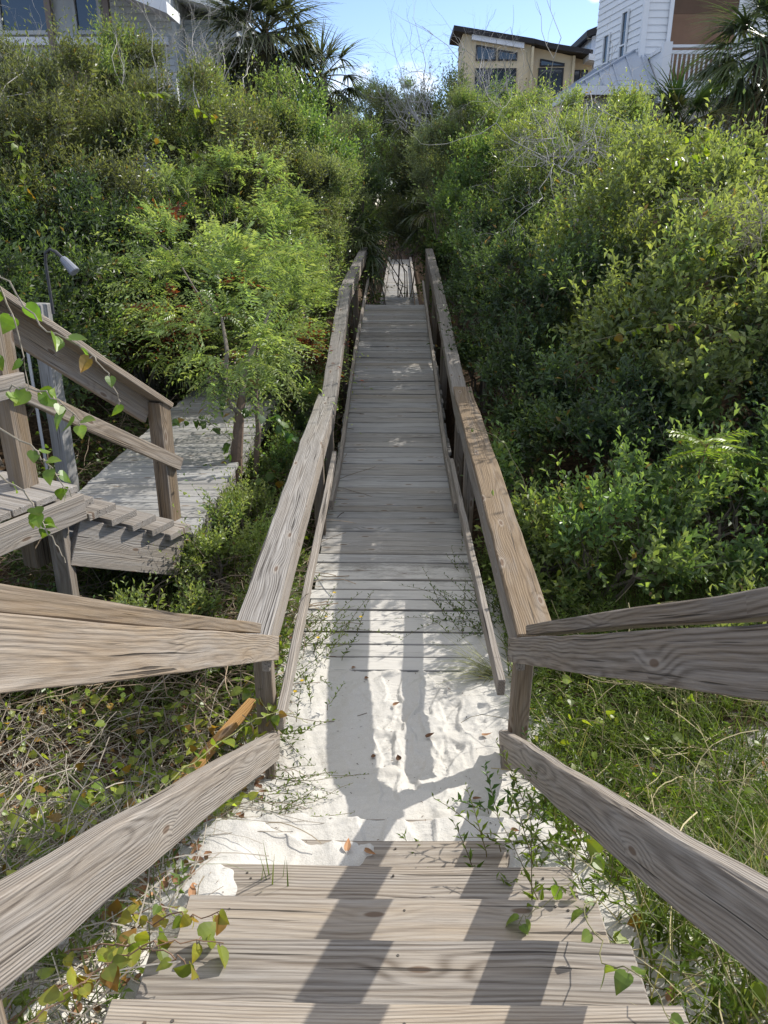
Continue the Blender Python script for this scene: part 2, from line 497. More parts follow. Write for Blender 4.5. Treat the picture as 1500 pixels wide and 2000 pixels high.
xs = lines([(-600, -60, 90), (-60, -16, 4), (-16, -4, .5), (-4, -1.1, .1), (-1.1, -.62, .03), (-.62, .75, .0085), (.75, 1.3, .03), (1.3, 4, .1), (4, 16, .5), (16, 60, 4), (60, 600, 90)])
ys = lines([(-600, -40, 80), (-40, -6, 3), (-6, .8, .2), (.8, 1.6, .03), (1.6, 4.5, .0085), (4.5, 5.4, .025), (5.4, 12, .12), (12, 50, .6), (50, 120, 6), (120, 900, 100)])
X, Y = np.meshgrid(xs, ys)
Z = G(X, Y)
msk = (np.abs(X) < .8) & (Y > 1.6) & (Y < 4.7)
Z[msk] += soles(X[msk], Y[msk]) * (1 - sstep(Y[msk], 4.2, 4.7))
gb = Buf()
ny, nx = X.shape
i = np.arange(ny - 1)[:, None] * nx; j = np.arange(nx - 1)[None]
F = np.stack([i + j, i + j + 1, i + nx + j + 1, i + nx + j], -1).reshape(-1, 4)
# red: leaf mould cover away from the trodden sand
lit = sstep(np.abs(X), .72, 1.05) * sstep(Y, 2.4, 4.2) * .9 + sstep(-X, .75, 1.2) * .55
lit = np.maximum(lit, sstep(Y, 4.9, 6.0))
gb.add(np.stack([X, Y, Z], -1).reshape(-1, 3), F, np.stack([np.clip(lit, 0, 1)] * 3, -1).reshape(-1, 3))
m, n = mat('dune_sand')
pos = n.n('ShaderNodeNewGeometry').outputs['Position']
la = n.n('ShaderNodeSeparateColor', {0: n.n('ShaderNodeAttribute', attribute_name='col').outputs['Color']}).outputs[0]
g1 = n.noise(pos, 3.0, 6, 0.65).outputs[0]
g2 = n.noise(pos, 260, 2, 0.6).outputs[0]
sandc = n.mix(n.sm(g2, .3, .75), (0.555, 0.535, 0.495), (0.46, 0.44, 0.40))
sandc = n.mix(n.m('MULTIPLY', n.sm(g1, .48, .75), 0.30), sandc, (0.45, 0.40, 0.33))
lm = n.noise(pos, 22, 6, 0.7).outputs[0]
litc = n.mix(n.sm(lm, .35, .7), (0.030, 0.020, 0.013), (0.13, 0.085, 0.05))
lf_ = n.sm(n.m('ADD', la, n.m('MULTIPLY', n.m('SUBTRACT', n.noise(pos, 7, 6, .7).outputs[0], .5), 1.6)), .35, .62)
cc = n.mix(lf_, sandc, litc)
bp = n.n('ShaderNodeBump', {'Height': n.m('ADD', n.m('MULTIPLY', g2, .35), n.noise(pos, 70, 4, .6).outputs[0]), 'Strength': 0.6, 'Distance': 0.007})
b = n.n('ShaderNodeBsdfPrincipled', {'Base Color': cc, 'Roughness': 0.95, 'Specular IOR Level': 0.1, 'Normal': bp.outputs[0]})
n.n('ShaderNodeOutputMaterial', {0: b.outputs[0]})
tag(gb.build('ground', m, smooth=True), kind='structure')


def gz(x, y):
    return float(G(np.array([x]), np.array([y]))[0])


# ------------------------------------------------------------------ beach stairs (under the camera)
st = thing('beach_stairs', 'wide weathered plank stairs running down into drifted white sand', 'stairs', (0, 2.0, 0))
for k in range(-2, 6):
    ny_ = 1.152 + .2895 * (5 - k) - .2895 * 0; nz_ = 1.079 - .1702 * (5 - k)
    if k > 5: continue
    tb = Buf()
    dx = rngW.normal(0, .006)
    board(tb, (-.612 + dx, ny_ - .141, nz_ - .02), (.612 + dx, ny_ - .141, nz_ - .02), .282, .040, (0, 1, 0),
          warm=[.3, .3, .3, .32, .3, .38, .22, .36][k + 2], dark=[.1, .1, .1, .06, .06, .0, .22, .0][k + 2], ch=.006, jit=.002, rnd=[.5, .2, .3, .12, .25, .02, .128, .6][k + 2])
    for nx_ in (-.50, -.47, .02, .48, .51):
        for ny2 in (.05, .21):
            q = np.array([nx_ + rngW.normal(0, .012), ny_ - ny2 + rngW.normal(0, .012), nz_ - .004])
            tube(tb, [q, q + np.array([0, 0, .0052])], [.0042, .0038], 7, (.2, 1.0, .3))
    tb.build('tread', M_TREAD, st)
tb = Buf()
for k in range(7):
    board(tb, (-.72, .86 - .142 * k - .07, 1.229), (.72, .86 - .142 * k - .07, 1.229), .137, .038, (0, 1, 0), warm=.3)
tb.build('landing', M_WOOD, st)
for s in (-1, 1):
    tb = Buf()
    y0, y1 = .55, 2.95
    board(tb, (s * .50, y0, tl(y0) - .34), (s * .50, y1, tl(y1) - .34), .24, .04, (0, 0, 1), warm=.35, dark=.15)
    tb.build('stringer', M_WOOD, st)

# ------------------------------------------------------------------ stair railings
for s, side in ((-1, 'left'), (1, 'right')):
    t = thing('stair_railing', ['sunlit stair railing with brown stained boards, left of the beach stairs', 'shaded grey stair railing with swirled grain, right of the beach stairs'][s > 0], 'railing', (s * .63, 3.28, 0), 'railings of the beach stairs')
    warm = .62 if s < 0 else .46
    dk = 0.0 if s < 0 else .05
    b = Buf()   # side board nailed to the inner faces of the posts
    ye = 3.24; ya = .45
    board(b, (s * .575, ya, tl(ya) + .868), (s * .575, ye, tl(ye) + .822), .114, .038, (0, 0, 1), warm=warm, dark=dk, ch=.003)
    for yq in (3.21, 3.25):
        for dq in (-.03, .03):
            q = np.array([s * .5575, yq - .01, tl(yq) + .825 + dq]); tube(b, [q, q - np.array([s * .0035, 0, 0])], [.0048, .0042], 7, (.3, 1.0, .3))
    b.build('side_board', M_WOOD, t)
    b = Buf()   # cap
    ye = 2.93
    board(b, (s * .628, ya, tl(ya) + .966), (s * .628, ye, tl(ye) + .928), .105, .044, (1, 0, 0), warm=warm + .12, dark=dk + .12, ch=.004)
    b.build('cap_rail', M_WOOD, t)
    b = Buf()   # low rail
    ye = 3.17 if s < 0 else 3.33
    board(b, (s * .588, .40, tl(.40) + .395), (s * .588, ye, tl(ye) + (.262 if s < 0 else .252)), .142, .05, (0, 0, 1), warm=.28, dark=.12 if s < 0 else .0, ch=.007, jit=.002)
    b.build('low_rail', M_WOOD, t)
    for yp, top in ((3.28, .775), (.78, tl(.78) + .93)):
        b = Buf()
        g = gz(s * .63, yp) - .35
        board(b, (s * .642, yp, g), (s * .642, yp, top), .089, .089, (1, 0, 0), warm=.72, dark=.22, ch=.004)
        b.build('post', M_WOOD, t)
    if s < 0:
        b = Buf()
        board(b, (-.60, 3.06, -.25), (-.60, 3.06, .19), .05, .038, (1, 0, 0), warm=.4, dark=.3)
        b.build('stub_post', M_WOOD, t)
    else:
        b = Buf()
        board(b, (.575, 3.20, -.25), (.575, 3.20, .12), .05, .06, (1, 0, 0), warm=.4, dark=.25)
        b.build('stub_post', M_WOOD, t)


# ------------------------------------------------------------------ main boardwalk
def dz(y):
    return float(np.interp(y, DY, DZ))


bw = thing('boardwalk', 'grey plank boardwalk rising from the sand between the handrails', 'boardwalk', (0, 4, 0))
b = Buf()
y = 3.5
while y < 15.75:
    w = .138
    y1 = y + w
    if rngW.uniform() < .5: pass
    zc = (dz(y) + dz(y1)) / 2 - .019 + rngW.normal(0, .0025)
    l, r_ = -.612 + rngW.normal(0, .008), .612 + rngW.normal(0, .008)
    sl = (dz(y1) - dz(y)) / w
    board(b, (l, y + w / 2, zc + rngW.normal(0, .002)), (r_, y + w / 2, zc + rngW.normal(0, .002)), w, .038, (0, 1, sl),
          warm=float(np.clip(rngW.normal(.2 + .25 * (y < 5.6), .2), 0, .8)), dark=float(np.clip(rngW.normal(.08, .12), 0, .45)), ch=.005, jit=.0016, seg=.3)
    y = y1 + .007 + abs(rngW.normal(0, .003))
b.build('deck', M_DECK, bw)
for s in (-1, 1):
    b = Buf()
    for a, c in ((4.0, 7.07), (7.07, 8.7), (8.7, 10.5), (10.5, 15.72)):
        board(b, (s * .57, a, dz(a) - .13), (s * .57, c, dz(c) - .13), .18, .038, (0, 0, 1), warm=.2, dark=.3)
    b.build('joist', M_DECK, bw)


def rail_thing(lab, s, group, caps, sideb, mid, posts, postx, warm, dark, capx, capw):
    t = thing('handrail', lab, 'handrail', (s * .66, caps[0][0], 0), group)
    b = Buf()
    for (ya, za), (yb, zb) in zip(caps[:-1], caps[1:]):
        board(b, (s * capx, ya, za - .02), (s * capx, yb, zb - .02), capw, .04, (1, 0, 0), warm=warm, dark=dark, ch=.007, jit=.0025)
    b.build('cap_rail', M_WOOD, t)
    b = Buf()
    for (ya, za), (yb, zb) in zip(caps[:-1], caps[1:]):
        board(b, (s * (capx - capw / 2 + .026), ya, za - .125), (s * (capx - capw / 2 + .026), yb, zb - .125), .15, .038, (0, 0, 1), warm=.35, dark=.05)
    b.build('side_board', M_WOOD, t)
    b = Buf()
    for (ya, za), (yb, zb) in zip(mid[:-1], mid[1:]):
        board(b, (s * .553, ya, za - .045), (s * .553, yb, zb - .045), .092, .040, (0, 0, 1), warm=.25, dark=.0, ch=.005)
    b.build('mid_rail', M_WOOD, t)
    cy_ = [c[0] for c in caps]; cz_ = [c[1] for c in caps]
    for yp in posts:
        b = Buf()
        top = float(np.interp(yp, cy_, cz_)) - .045
        board(b, (s * postx, yp, dz(yp) - .35), (s * postx, yp, top), .089, .089, (1, 0, 0), warm=.6, dark=.35)
        b.build('post', M_WOOD, t)
    return t


HG = 'handrails of the main boardwalk'
rail_thing('bleached silver handrail with a rounded end, on the near left side of the boardwalk', -1, HG, [(3.14, .80), (7.62, .955)], None, [(3.12, .37), (6.85, .585)], [6.1], .63, .05, .0, .672, .182)
rail_thing('brown cracked handrail of two boards, on the near right side of the boardwalk', 1, HG, [(3.14, .815), (7.55, 1.04)], None, [(3.34, .43), (7.1, .44)], [6.1], .63, .95, .22, .672, .182)
rail_thing('grey handrail bending level at the crest, on the far left side of the boardwalk', -1, HG, [(7.2, .87), (10.3, 1.72), (17.3, 1.96)], None, [(6.3, .30), (7.9, .36), (10.7, .84), (17.2, 1.42)], [7.5, 10.3, 13.2, 17.1], .655, .05, .34, .655, .15)
rail_thing('grey handrail half covered by bushes, on the far right side of the boardwalk', 1, HG, [(7.2, .86), (11.4, 1.42), (16.3, 1.97)], None, [(6.4, .24), (7.9, .28), (10.2, .64), (15.7, 1.40)], [7.5, 10.2, 13.0, 16.1], .655, .1, .3, .68, .15)

# narrow lower walk beyond the crest
fw_ = thing('narrow_walkway', 'narrow grey walkway with low kerb boards beyond the crest of the boardwalk', 'boardwalk', (.1, 17, 0))


def fpx(y): return .09 + .0065 * (y - 17)
def fpz(y): return float(np.interp(y, [16.2, 24, 41], [-.02, .02, .42]))


b = Buf()
y = 16.2
while y < 41:
    w = .14
    board(b, (fpx(y) - .47, y + w / 2, fpz(y) - .02), (fpx(y) + .47, y + w / 2, fpz(y) - .02), w, .038, (0, 1, .02), warm=float(np.clip(rngW.normal(.25, .2), 0, .8)), dark=float(np.clip(rngW.normal(.05, .1), 0, .4)), seg=1)
    y += w + .009
b.build('deck', M_SIDE, fw_)
for s in (-1, 1):
    b = Buf()
    for a, c in ((16.2, 22), (22, 30), (30, 41)):
        board(b, (fpx(a) + s * .53, a, fpz(a) + .07), (fpx(c) + s * .53, c, fpz(c) + .07), .10, .09, (1, 0, 0), warm=.15, dark=.0)
    b.build('kerb_board', M_WOOD, fw_)

# ------------------------------------------------------------------ the neighbour's walk on the left
lw = thing('side_walkway', 'pale grey level plank walkway running past the small tree', 'boardwalk', (-1.93, 5, .6))
b = Buf()
y = 4.85
while y < 11.4:
    w = .138
    dxl = rngW.normal(0, .006)
    board(b, (-2.49 + dxl, y + w / 2, .58), (-1.37 + dxl, y + w / 2, .58), w, .038, (0, 1, 0), warm=float(np.clip(rngW.normal(.12, .1), 0, .5)), dark=float(np.clip(rngW.normal(.0, .05), 0, .3)), seg=.4)
    y += w + .008
b.build('deck', M_SIDE, lw)
for x_ in (-2.44, -1.42):
    b = Buf()
    board(b, (x_, 4.9, .47), (x_, 11.3, .47), .18, .038, (0, 0, 1), warm=.2, dark=.35)
    b.build('joist', M_SIDE, lw)

AH = math.radians(25.1)
hd = np.array([math.sin(AH), math.cos(AH), 0]); sdw = np.array([-math.cos(AH), math.sin(AH), 0])   # heading, and leftwards across the stair
P0 = np.array([-1.374, 4.808, .68])
ss = thing('side_stairs', 'short flight of low plank steps dropping from a landing to the side walkway', 'stairs', tuple(P0 - np.array([0, 0, .4])))
for k in range(6):
    c = P0 - hd * .159 * k + np.array([0, 0, .092 * k])
    b = Buf()
    a = c - hd * .105 - np.array([0, 0, .021])
    board(b, a - sdw * .0, a + sdw * 1.02, .21, .042, hd, warm=.22, dark=.0, ch=.003)
    b.build('tread', M_WOOD, ss)
b = Buf()
a = P0 + np.array([0, 0, -.10]) + sdw * .05 - hd * .03; c = P0 - hd * .159 * 6.0 + np.array([0, 0, .092 * 5.2]) + sdw * .05
board(b, P0 - hd * .08 + sdw * .06 + (0, 0, -.215), P0 - hd * .93 + sdw * .06 + (0, 0, .22), .27, .04, (0, 0, 1), warm=.2, dark=.02, ch=.004)
b.build('stringer', M_WOOD, ss)
b = Buf()
pc = P0 - hd * .159 * 5.5 + np.array([0, 0, .092 * 6 - .0])
for k in range(9):
    a = pc - hd * (.07 + .147 * k) - np.array([0, 0, .019])
    board(b, a + sdw * .02, a + sdw * 1.3, .138, .038, hd, warm=.15, dark=.05, ch=.004)
b.build('landing', M_WOOD, ss)
b = Buf()
board(b, pc + (0, 0, -.12) - hd * .0, pc + (0, 0, -.12) - hd * 1.35, .15, .04, (0, 0, 1), warm=.32, dark=0)
b.build('fascia_board', M_WOOD, ss)
for d_ in (.12, 1.1):
    b = Buf()
    q = pc - hd * d_ + sdw * .09
    board(b, (q[0], q[1], gz(q[0], q[1]) - .3), (q[0], q[1], 1.06), .089, .089, (1, 0, 0), warm=.4, dark=.4)
    b.build('support_post', M_WOOD, ss)

sr = thing('side_railing', 'warm brown railing sloping down the short side steps', 'railing', (-1.6, 5.08, .6))
hp = np.array([-1.60, 5.10, 0]); up_ = np.array([-2.06, 4.02, 0])
hr = nrm(hp - up_); sr_ = np.array([-hr[1], hr[0], 0])
for q, z0, z1 in ((hp, .30, 1.46), (up_, .75, 2.16)):
    b = Buf()
    board(b, (q[0], q[1], z0), (q[0], q[1], z1), .11, .11, hr, warm=.85, dark=.12, ch=.004)
    b.build('post', M_WOOD, sr)
slo = (2.30 - 1.47) / 1.18
e0 = hp + hr * .06; e1 = hp - hr * 2.6


def onl(d, z): return hp - hr * d + np.array([0, 0, z + slo * d])


b = Buf()
board(b, onl(-.07, 1.465), onl(2.4, 1.465), .135, .038, sr_, warm=.55, dark=.0, ch=.004)
b.build('cap_rail', M_WOOD, sr)
b = Buf()
board(b, onl(0.05, 1.355) + sr_ * .06, onl(2.4, 1.355) + sr_ * .06, .155, .038, (0, 0, 1), warm=.6, dark=.1, ch=.004)
b.build('side_board', M_WOOD, sr)
b = Buf()
slm = (1.80 - 1.02) / 1.18
board(b, hp + hr * .08 - sr_ * .068 + (0, 0, 1.00), up_ - hr * .03 - sr_ * .068 + (0, 0, 1.80), .092, .04, (0, 0, 1), warm=.55, dark=.0)
b.build('mid_rail', M_WOOD, sr)
b = Buf()
board(b, up_ - sr_ * .07 + hr * .05 + (0, 0, 1.80), up_ - sr_ * .07 - hr * 1.2 + (0, 0, 1.80), .12, .04, (0, 0, 1), warm=.3, dark=.0)
b.build('landing_rail', M_WOOD, sr)

# grey timber post with a conduit lamp
gp = thing('timber_post', 'weathered square grey post standing beside the side walkway', 'post', (-2.8, 6.2, .2))
b = Buf()
board(b, (-2.80, 6.2, .05), (-2.80, 6.2, 1.98), .125, .125, (.9, -.3, 0), warm=.05, dark=.25, ch=.008, jit=.004)
b.build('shaft', M_SIDE, gp)
b = Buf()
tube(b, [(-2.9, 6.08, .2), (-2.9, 6.08, 1.0), (-2.9, 6.09, 1.9)], .012, 6, (.45, .45, .45))
b.build('conduit', M_TWIG, gp)
lp = thing('path_lamp', 'grey bullet lamp on a bent conduit arm above the timber post', 'lamp', (-2.68, 6.2, 1.9))
b = Buf()
tube(b, [(-2.70, 6.2, 1.9), (-2.70, 6.2, 2.28), (-2.685, 6.19, 2.36), (-2.64, 6.18, 2.385), (-2.60, 6.17, 2.37), (-2.55, 6.16, 2.325)], .013, 8)
b.build('arm', plain('dark_conduit', (.05, .05, .055), .5, .4), lp)
b = Buf()
hdv = nrm(np.array([.6, -.2, -.62])); p_ = np.array([-2.552, 6.16, 2.326])
tube(b, [p_, p_ + hdv * .01, p_ + hdv * .03, p_ + hdv * .09, p_ + hdv * .145, p_ + hdv * .15], [.012, .026, .031, .037, .042, .036], 14)
b.build('lamp_head', M_GREYP, lp, smooth=False)

ls = thing('loose_board', 'orange tan offcut board lying in the dry weeds behind the low rail', 'board', (-.9, 3.1, .1))
b = Buf()
board(b, (-1.02, 2.84, .14), (-.74, 3.42, .24), .055, .035, (1, 0, 0.2), warm=1.0, dark=0, ch=.003)
b.build('offcut', M_FRESH, ls)
# ------------------------------------------------------------------ leaves
def frames(D, N):
    D = nrm(D)
    Sd = nrm(np.cross(D, N))
    return D, Sd, np.cross(Sd, D)


def leaf_quads(buf, P, D, N, L, Wd, C, fold=.22, bend=.12, mid=.48):
    """one folded diamond per leaf"""
    D, Sd, N = frames(D, N)
    L = np.asarray(L)[:, None]; Wd = np.asarray(Wd)[:, None]
    f = fold * Wd
    V = np.stack([P, P + D * L * mid + Sd * Wd * .5 + N * f, P + D * L - N * L * bend, P + D * L * mid - Sd * Wd * .5 + N * f], 1)
    n = len(P)
    F = np.arange(n * 4).reshape(n, 4)
    buf.add(V.reshape(-1, 3), F, np.repeat(C, 4, 0))


HEART = np.array([(0, 0), (-.10, .16), (.02, .40), (.24, .50), (.5, .42), (.76, .22), (1, 0)])


def leaf_shape(buf, P, D, N, L, Wd, C, outline=HEART, fold=.16, bend=.18):
    bend = (np.random.default_rng(len(P) + 3).normal(bend, .22, len(P)))[:, None, None]
    """broad leaf of two half blades with a curved midrib"""
    D, Sd, N = frames(D, N)
    n = len(P); k = len(outline)
    L = np.asarray(L)[:, None, None]; Wd = np.asarray(Wd)[:, None, None]
    u = outline[None, :, :1]; v = outline[None, :, 1:]
    zz = -bend * u * u * L
    mids = P[:, None] + D[:, None] * np.clip(u, 0, 1) * L + N[:, None] * zz
    edge = lambda s: P[:, None] + D[:, None] * u * L + Sd[:, None] * s * v * Wd + N[:, None] * (zz + fold * v * Wd)
    V = np.concatenate([mids, edge(1)[:, 1:-1], edge(-1)[:, 1:-1]], 1)      # k + 2(k-2)
    m = V.shape[1]
    fs = []
    for s in (0, 1):
        e = lambda i: k + s * (k - 2) + i - 1
        fs.append([0, 1, e(1), e(1)] if False else None)
    quads, tris = [], []
    for s in (0, 1):
        e = [0] + [k + s * (k - 2) + i for i in range(k - 2)] + [k - 1]
        for i in range(1, k - 2):
            q = [i, i + 1, e[i + 1], e[i]]
            quads.append(q if s else q[::-1])
        tris.append([0, 1, e[1]] if s else [e[1], 1, 0])
        tris.append([k - 2, k - 1, e[k - 2]] if s else [e[k - 2], k - 1, k - 2])
    base = np.arange(n)[:, None, None] * m
    C3 = np.repeat(C, m, 0).reshape(n, m, 3).copy()
    C3[:, :k] *= 1.18
    C3[:, k:] *= np.exp(np.random.default_rng(n).normal(0, .16, (n, m - k, 1)))
    C3[:, k - 2:k] *= np.array([1.15, .95, .8])
    C3 = C3.reshape(-1, 3)
    b0 = buf.n
    buf.add(V.reshape(-1, 3), (base + np.array(quads)[None]).reshape(-1, 4), C3)
    buf.f.append((base + np.array(tris)[None]).reshape(-1, 3) + b0)


def blades(buf, P, D, L, Wd, C, droop=.4, seg=3, tip=.1):
    """grass blades / palm leaflets: strips that bend under gravity"""
    n = len(P)
    D = nrm(D)
    Sd = nrm(np.cross(D, np.array([0, 0, 1.0])) + 1e-6)
    L = np.asarray(L)[:, None]; Wd = np.asarray(Wd)[:, None]; dr = np.asarray(droop) if np.ndim(droop) else np.full(n, droop)
    pts = []
    p = P.copy(); d = D.copy()
    for i in range(seg + 1):
        w = Wd * .5 * (1 - (1 - tip) * (i / seg) ** 1.4)
        pts.append(p - Sd * w); pts.append(p + Sd * w)
        p = p + d * L / seg
        d = nrm(d + np.array([0, 0, -1.0]) * dr[:, None] / seg)
    V = np.stack(pts, 1)
    m = 2 * (seg + 1)
    q = np.array([[2 * i, 2 * i + 1, 2 * i + 3, 2 * i + 2] for i in range(seg)])
    buf.add(V.reshape(-1, 3), (np.arange(n)[:, None, None] * m + q[None]).reshape(-1, 4), np.repeat(C, m, 0))


def colmix(rng, n, A, B, amt=.18):
    t = rng.beta(1.3, 1.3, n)[:, None]
    c = np.array(A) * (1 - t) + np.array(B) * t
    return c * np.exp(rng.normal(0, amt, (n, 1)))


def rdir(rng, n):
    return nrm(rng.normal(size=(n, 3)))


SPEC = {
    # leaf length, width, leaves per shoot, shoot length, upward pull, colours, tip colour, tip share
    'oak':   dict(L=.086, W=.044, k=10, S=.27, up=.9, A=(0.131, 0.166, 0.068), B=(0.219, 0.247, 0.103), T=(0.316, 0.342, 0.130), ts=.3),
    'olive': dict(L=.070, W=.026, k=11, S=.25, up=1.1, A=(0.091, 0.107, 0.060), B=(0.150, 0.161, 0.088), T=(0.204, 0.206, 0.102), ts=.2),
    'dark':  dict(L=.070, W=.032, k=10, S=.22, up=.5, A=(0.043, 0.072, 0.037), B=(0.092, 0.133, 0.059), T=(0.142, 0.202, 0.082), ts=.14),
    'green': dict(L=.070, W=.036, k=10, S=.24, up=.6, A=(0.088, 0.150, 0.058), B=(0.143, 0.215, 0.077), T=(0.250, 0.326, 0.114), ts=.28),
    'grey':  dict(L=.058, W=.022, k=10, S=.22, up=.7, A=(0.138, 0.163, 0.107), B=(0.207, 0.235, 0.148), T=(0.247, 0.278, 0.162), ts=.2),
    'sumac': dict(L=.066, W=.022, k=15, S=.27, up=.35, A=(0.171, 0.241, 0.098), B=(0.258, 0.322, 0.136), T=(0.383, 0.414, 0.179), ts=.35),
    'wax':   dict(L=.066, W=.030, k=11, S=.23, up=.7, A=(0.154, 0.202, 0.076), B=(0.230, 0.274, 0.104), T=(0.347, 0.378, 0.137), ts=.32),
}


def foliage(buf, c, r, zb, zt, sp, rng, dens=1.0, core=.45, scale=1.0, red=0.0, skirt=-.45, twb=None):
    s = SPEC[sp]
    H = (zt - zb)
    cz = zb + .5 * H
    rad = np.array([r[0], r[1], H * .5])
    area = 4 * math.pi * ((rad[0] * rad[1]) ** 1.6 / 3 + (rad[0] * rad[2]) ** 1.6 / 3 + (rad[1] * rad[2]) ** 1.6 / 3) ** (1 / 1.6)
    la = s['L'] * s['W'] * .5 * scale ** 2
    nl = int(dens * 1.75 * area / la)
    ns = max(4, nl // s['k'])
    nc = int(10 + 9 * area / 6)
    d = rdir(rng, nc * 3)
    d = d[d[:, 2] > skirt][:nc]; nc = len(d)
    cc = np.array([c[0], c[1], cz]) + d * rad * rng.uniform(.50, 1.02, (nc, 1))
    rc = rng.uniform(.16, .42, nc) * min(rad.min() * 1.15, 1.0)
    k = rng.integers(0, nc, ns)
    o = rdir(rng, ns)
    o[:, 2] = np.where(rng.uniform(size=ns) < .75, np.abs(o[:, 2]), o[:, 2])
    out = nrm(d[k] + o * .6)
    o = nrm(o + d[k] * .55)
    P = cc[k] + o * rc[k][:, None] * rng.uniform(.35, 1.0, (ns, 1)) ** .6
    q = (P - np.array([c[0], c[1], cz])) / rad
    keep = (np.linalg.norm(q, axis=1) > core) & (P[:, 2] > G0(P[:, 0], P[:, 1]) + .03)
    # kept cut back along the walks
    keep &= ~((np.abs(P[:, 0]) < .86) & (P[:, 1] > 2) & (P[:, 1] < 17.3) & (P[:, 2] < np.interp(P[:, 1], DY, DZ) + 1.9))
    keep &= ~((np.abs(P[:, 0] - .15) < .62) & (P[:, 1] > 17.3) & (P[:, 1] < 42) & (P[:, 2] < 1.75))
    keep &= (rng.uniform(size=ns) > np.clip((P[:, 1] - c[1]) / rad[1], 0, 1) * .55)
    P, o, out, k = P[keep], o[keep], out[keep], k[keep]; ns = len(P)
    SD = nrm(out * .55 + o * .35 + np.array([0, 0, s['up']]) + rng.normal(size=(ns, 3)) * .32)
    SL = s['S'] * rng.uniform(.55, 1.5, ns) * scale * rng.choice([1.0, 1.7, 2.7], ns, p=[.84, .12, .04])
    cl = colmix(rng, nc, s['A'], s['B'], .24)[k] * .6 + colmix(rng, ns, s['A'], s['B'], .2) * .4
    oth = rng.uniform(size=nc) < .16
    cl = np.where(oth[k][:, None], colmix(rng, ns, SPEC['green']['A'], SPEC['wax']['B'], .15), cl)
    tipm = rng.uniform(size=ns) < s['ts']
    K = s['k']
    t = (np.arange(K) + .5) / K
    PP = P[:, None] + SD[:, None] * (t[None, :, None] * SL[:, None, None])
    if sp == 'sumac':
        # compound leaves: paired leaflets along an arching rachis
        SD = nrm(out * .9 + np.array([0, 0, .25]) + rng.normal(size=(ns, 3)) * .45)
        side = nrm(np.cross(SD, np.array([0, 0, 1.0])) + rng.normal(size=(ns, 3)) * .25)
        PP = P[:, None] + SD[:, None] * (t[None, :, None] * SL[:, None, None]) - np.array([0, 0, 1.0]) * (t ** 2)[None, :, None] * SL[:, None, None] * .35
        sg = np.where(np.arange(K) % 2 == 0, 1, -1)[None, :, None]
        LD = nrm(SD[:, None] * .55 + side[:, None] * sg - np.array([0, 0, .25]))
        NN = nrm(np.cross(side, SD))[:, None] + np.zeros_like(LD)
        NN = np.where(NN[..., 2:] < 0, -NN, NN)
        lsz = (1 - .45 * np.abs(t - .45) * 1.6)[None] * np.ones((ns, 1))
    else:
        ph = np.arange(K) * 2.4 + rng.uniform(0, 6.28, (ns, 1))
        a = nrm(np.cross(SD, rdir(rng, ns))); b_ = np.cross(SD, a)
        rad_ = np.cos(ph)[..., None] * a[:, None] + np.sin(ph)[..., None] * b_[:, None]
        sp_ = (.95 - .55 * t)[None, :, None]
        LD = nrm(rad_ * sp_ + SD[:, None] * (1.05 - sp_ * .5) + rng.normal(size=(ns, K, 3)) * .22)
        NN = SD[:, None] - rad_ * .2 + rng.normal(size=(ns, K, 3)) * .2
        lsz = (1.05 - .35 * t)[None] * np.ones((ns, 1))
    col = cl[:, None] * np.exp(rng.normal(0, .16, (ns, K, 1)))
    T = np.array(s['T'])
    wt_ = (tipm[:, None, None] * (t[None, :, None] ** 1.2) * .9)
    col = col * (1 - wt_) + T * wt_
    dead = rng.uniform(size=(ns, K, 1)) < .015
    col = np.where(dead, np.array([.20, .13, .05]), col)
    if red:
        rm = (rng.uniform(size=nc) < red)[k]
        col = np.where(rm[:, None, None] & (rng.uniform(size=(ns, K, 1)) < .7), np.array([.15, .035, .02]) * np.exp(rng.normal(0, .3, (ns, K, 1))), col)
    m_ = ns * K
    L = (s['L'] * scale * lsz * rng.uniform(.5, 1.4, (ns, K))).reshape(m_)
    leaf_quads(buf, PP.reshape(m_, 3), LD.reshape(m_, 3), NN.reshape(m_, 3), L, L * s['W'] / s['L'], col.reshape(m_, 3), mid=.58 if sp in ('oak', 'green') else .48)
    if twb is not None:
        # woody shoots
        sel = rng.uniform(size=ns) < .42
        a_ = P[sel] - SD[sel] * SL[sel][:, None] * .25; e_ = P[sel] + SD[sel] * SL[sel][:, None]
        w_ = nrm(np.cross(SD[sel], rdir(rng, sel.sum()))) * .003
        V = np.stack([a_ - w_, a_ + w_, e_], 1)
        twb.add(V.reshape(-1, 3), np.arange(len(V) * 3).reshape(-1, 3), (.19, .16, .12))
    return cc


def limb(rng, a, b, n=6, wig=.06):
    a = np.array(a, float); b = np.array(b, float)
    t = np.linspace(0, 1, n)[:, None]
    L = np.linalg.norm(b - a)
    return a + (b - a) * t + rng.normal(0, wig * L, (n, 3)) * np.sin(t * math.pi) * .8


seed_ = [100]


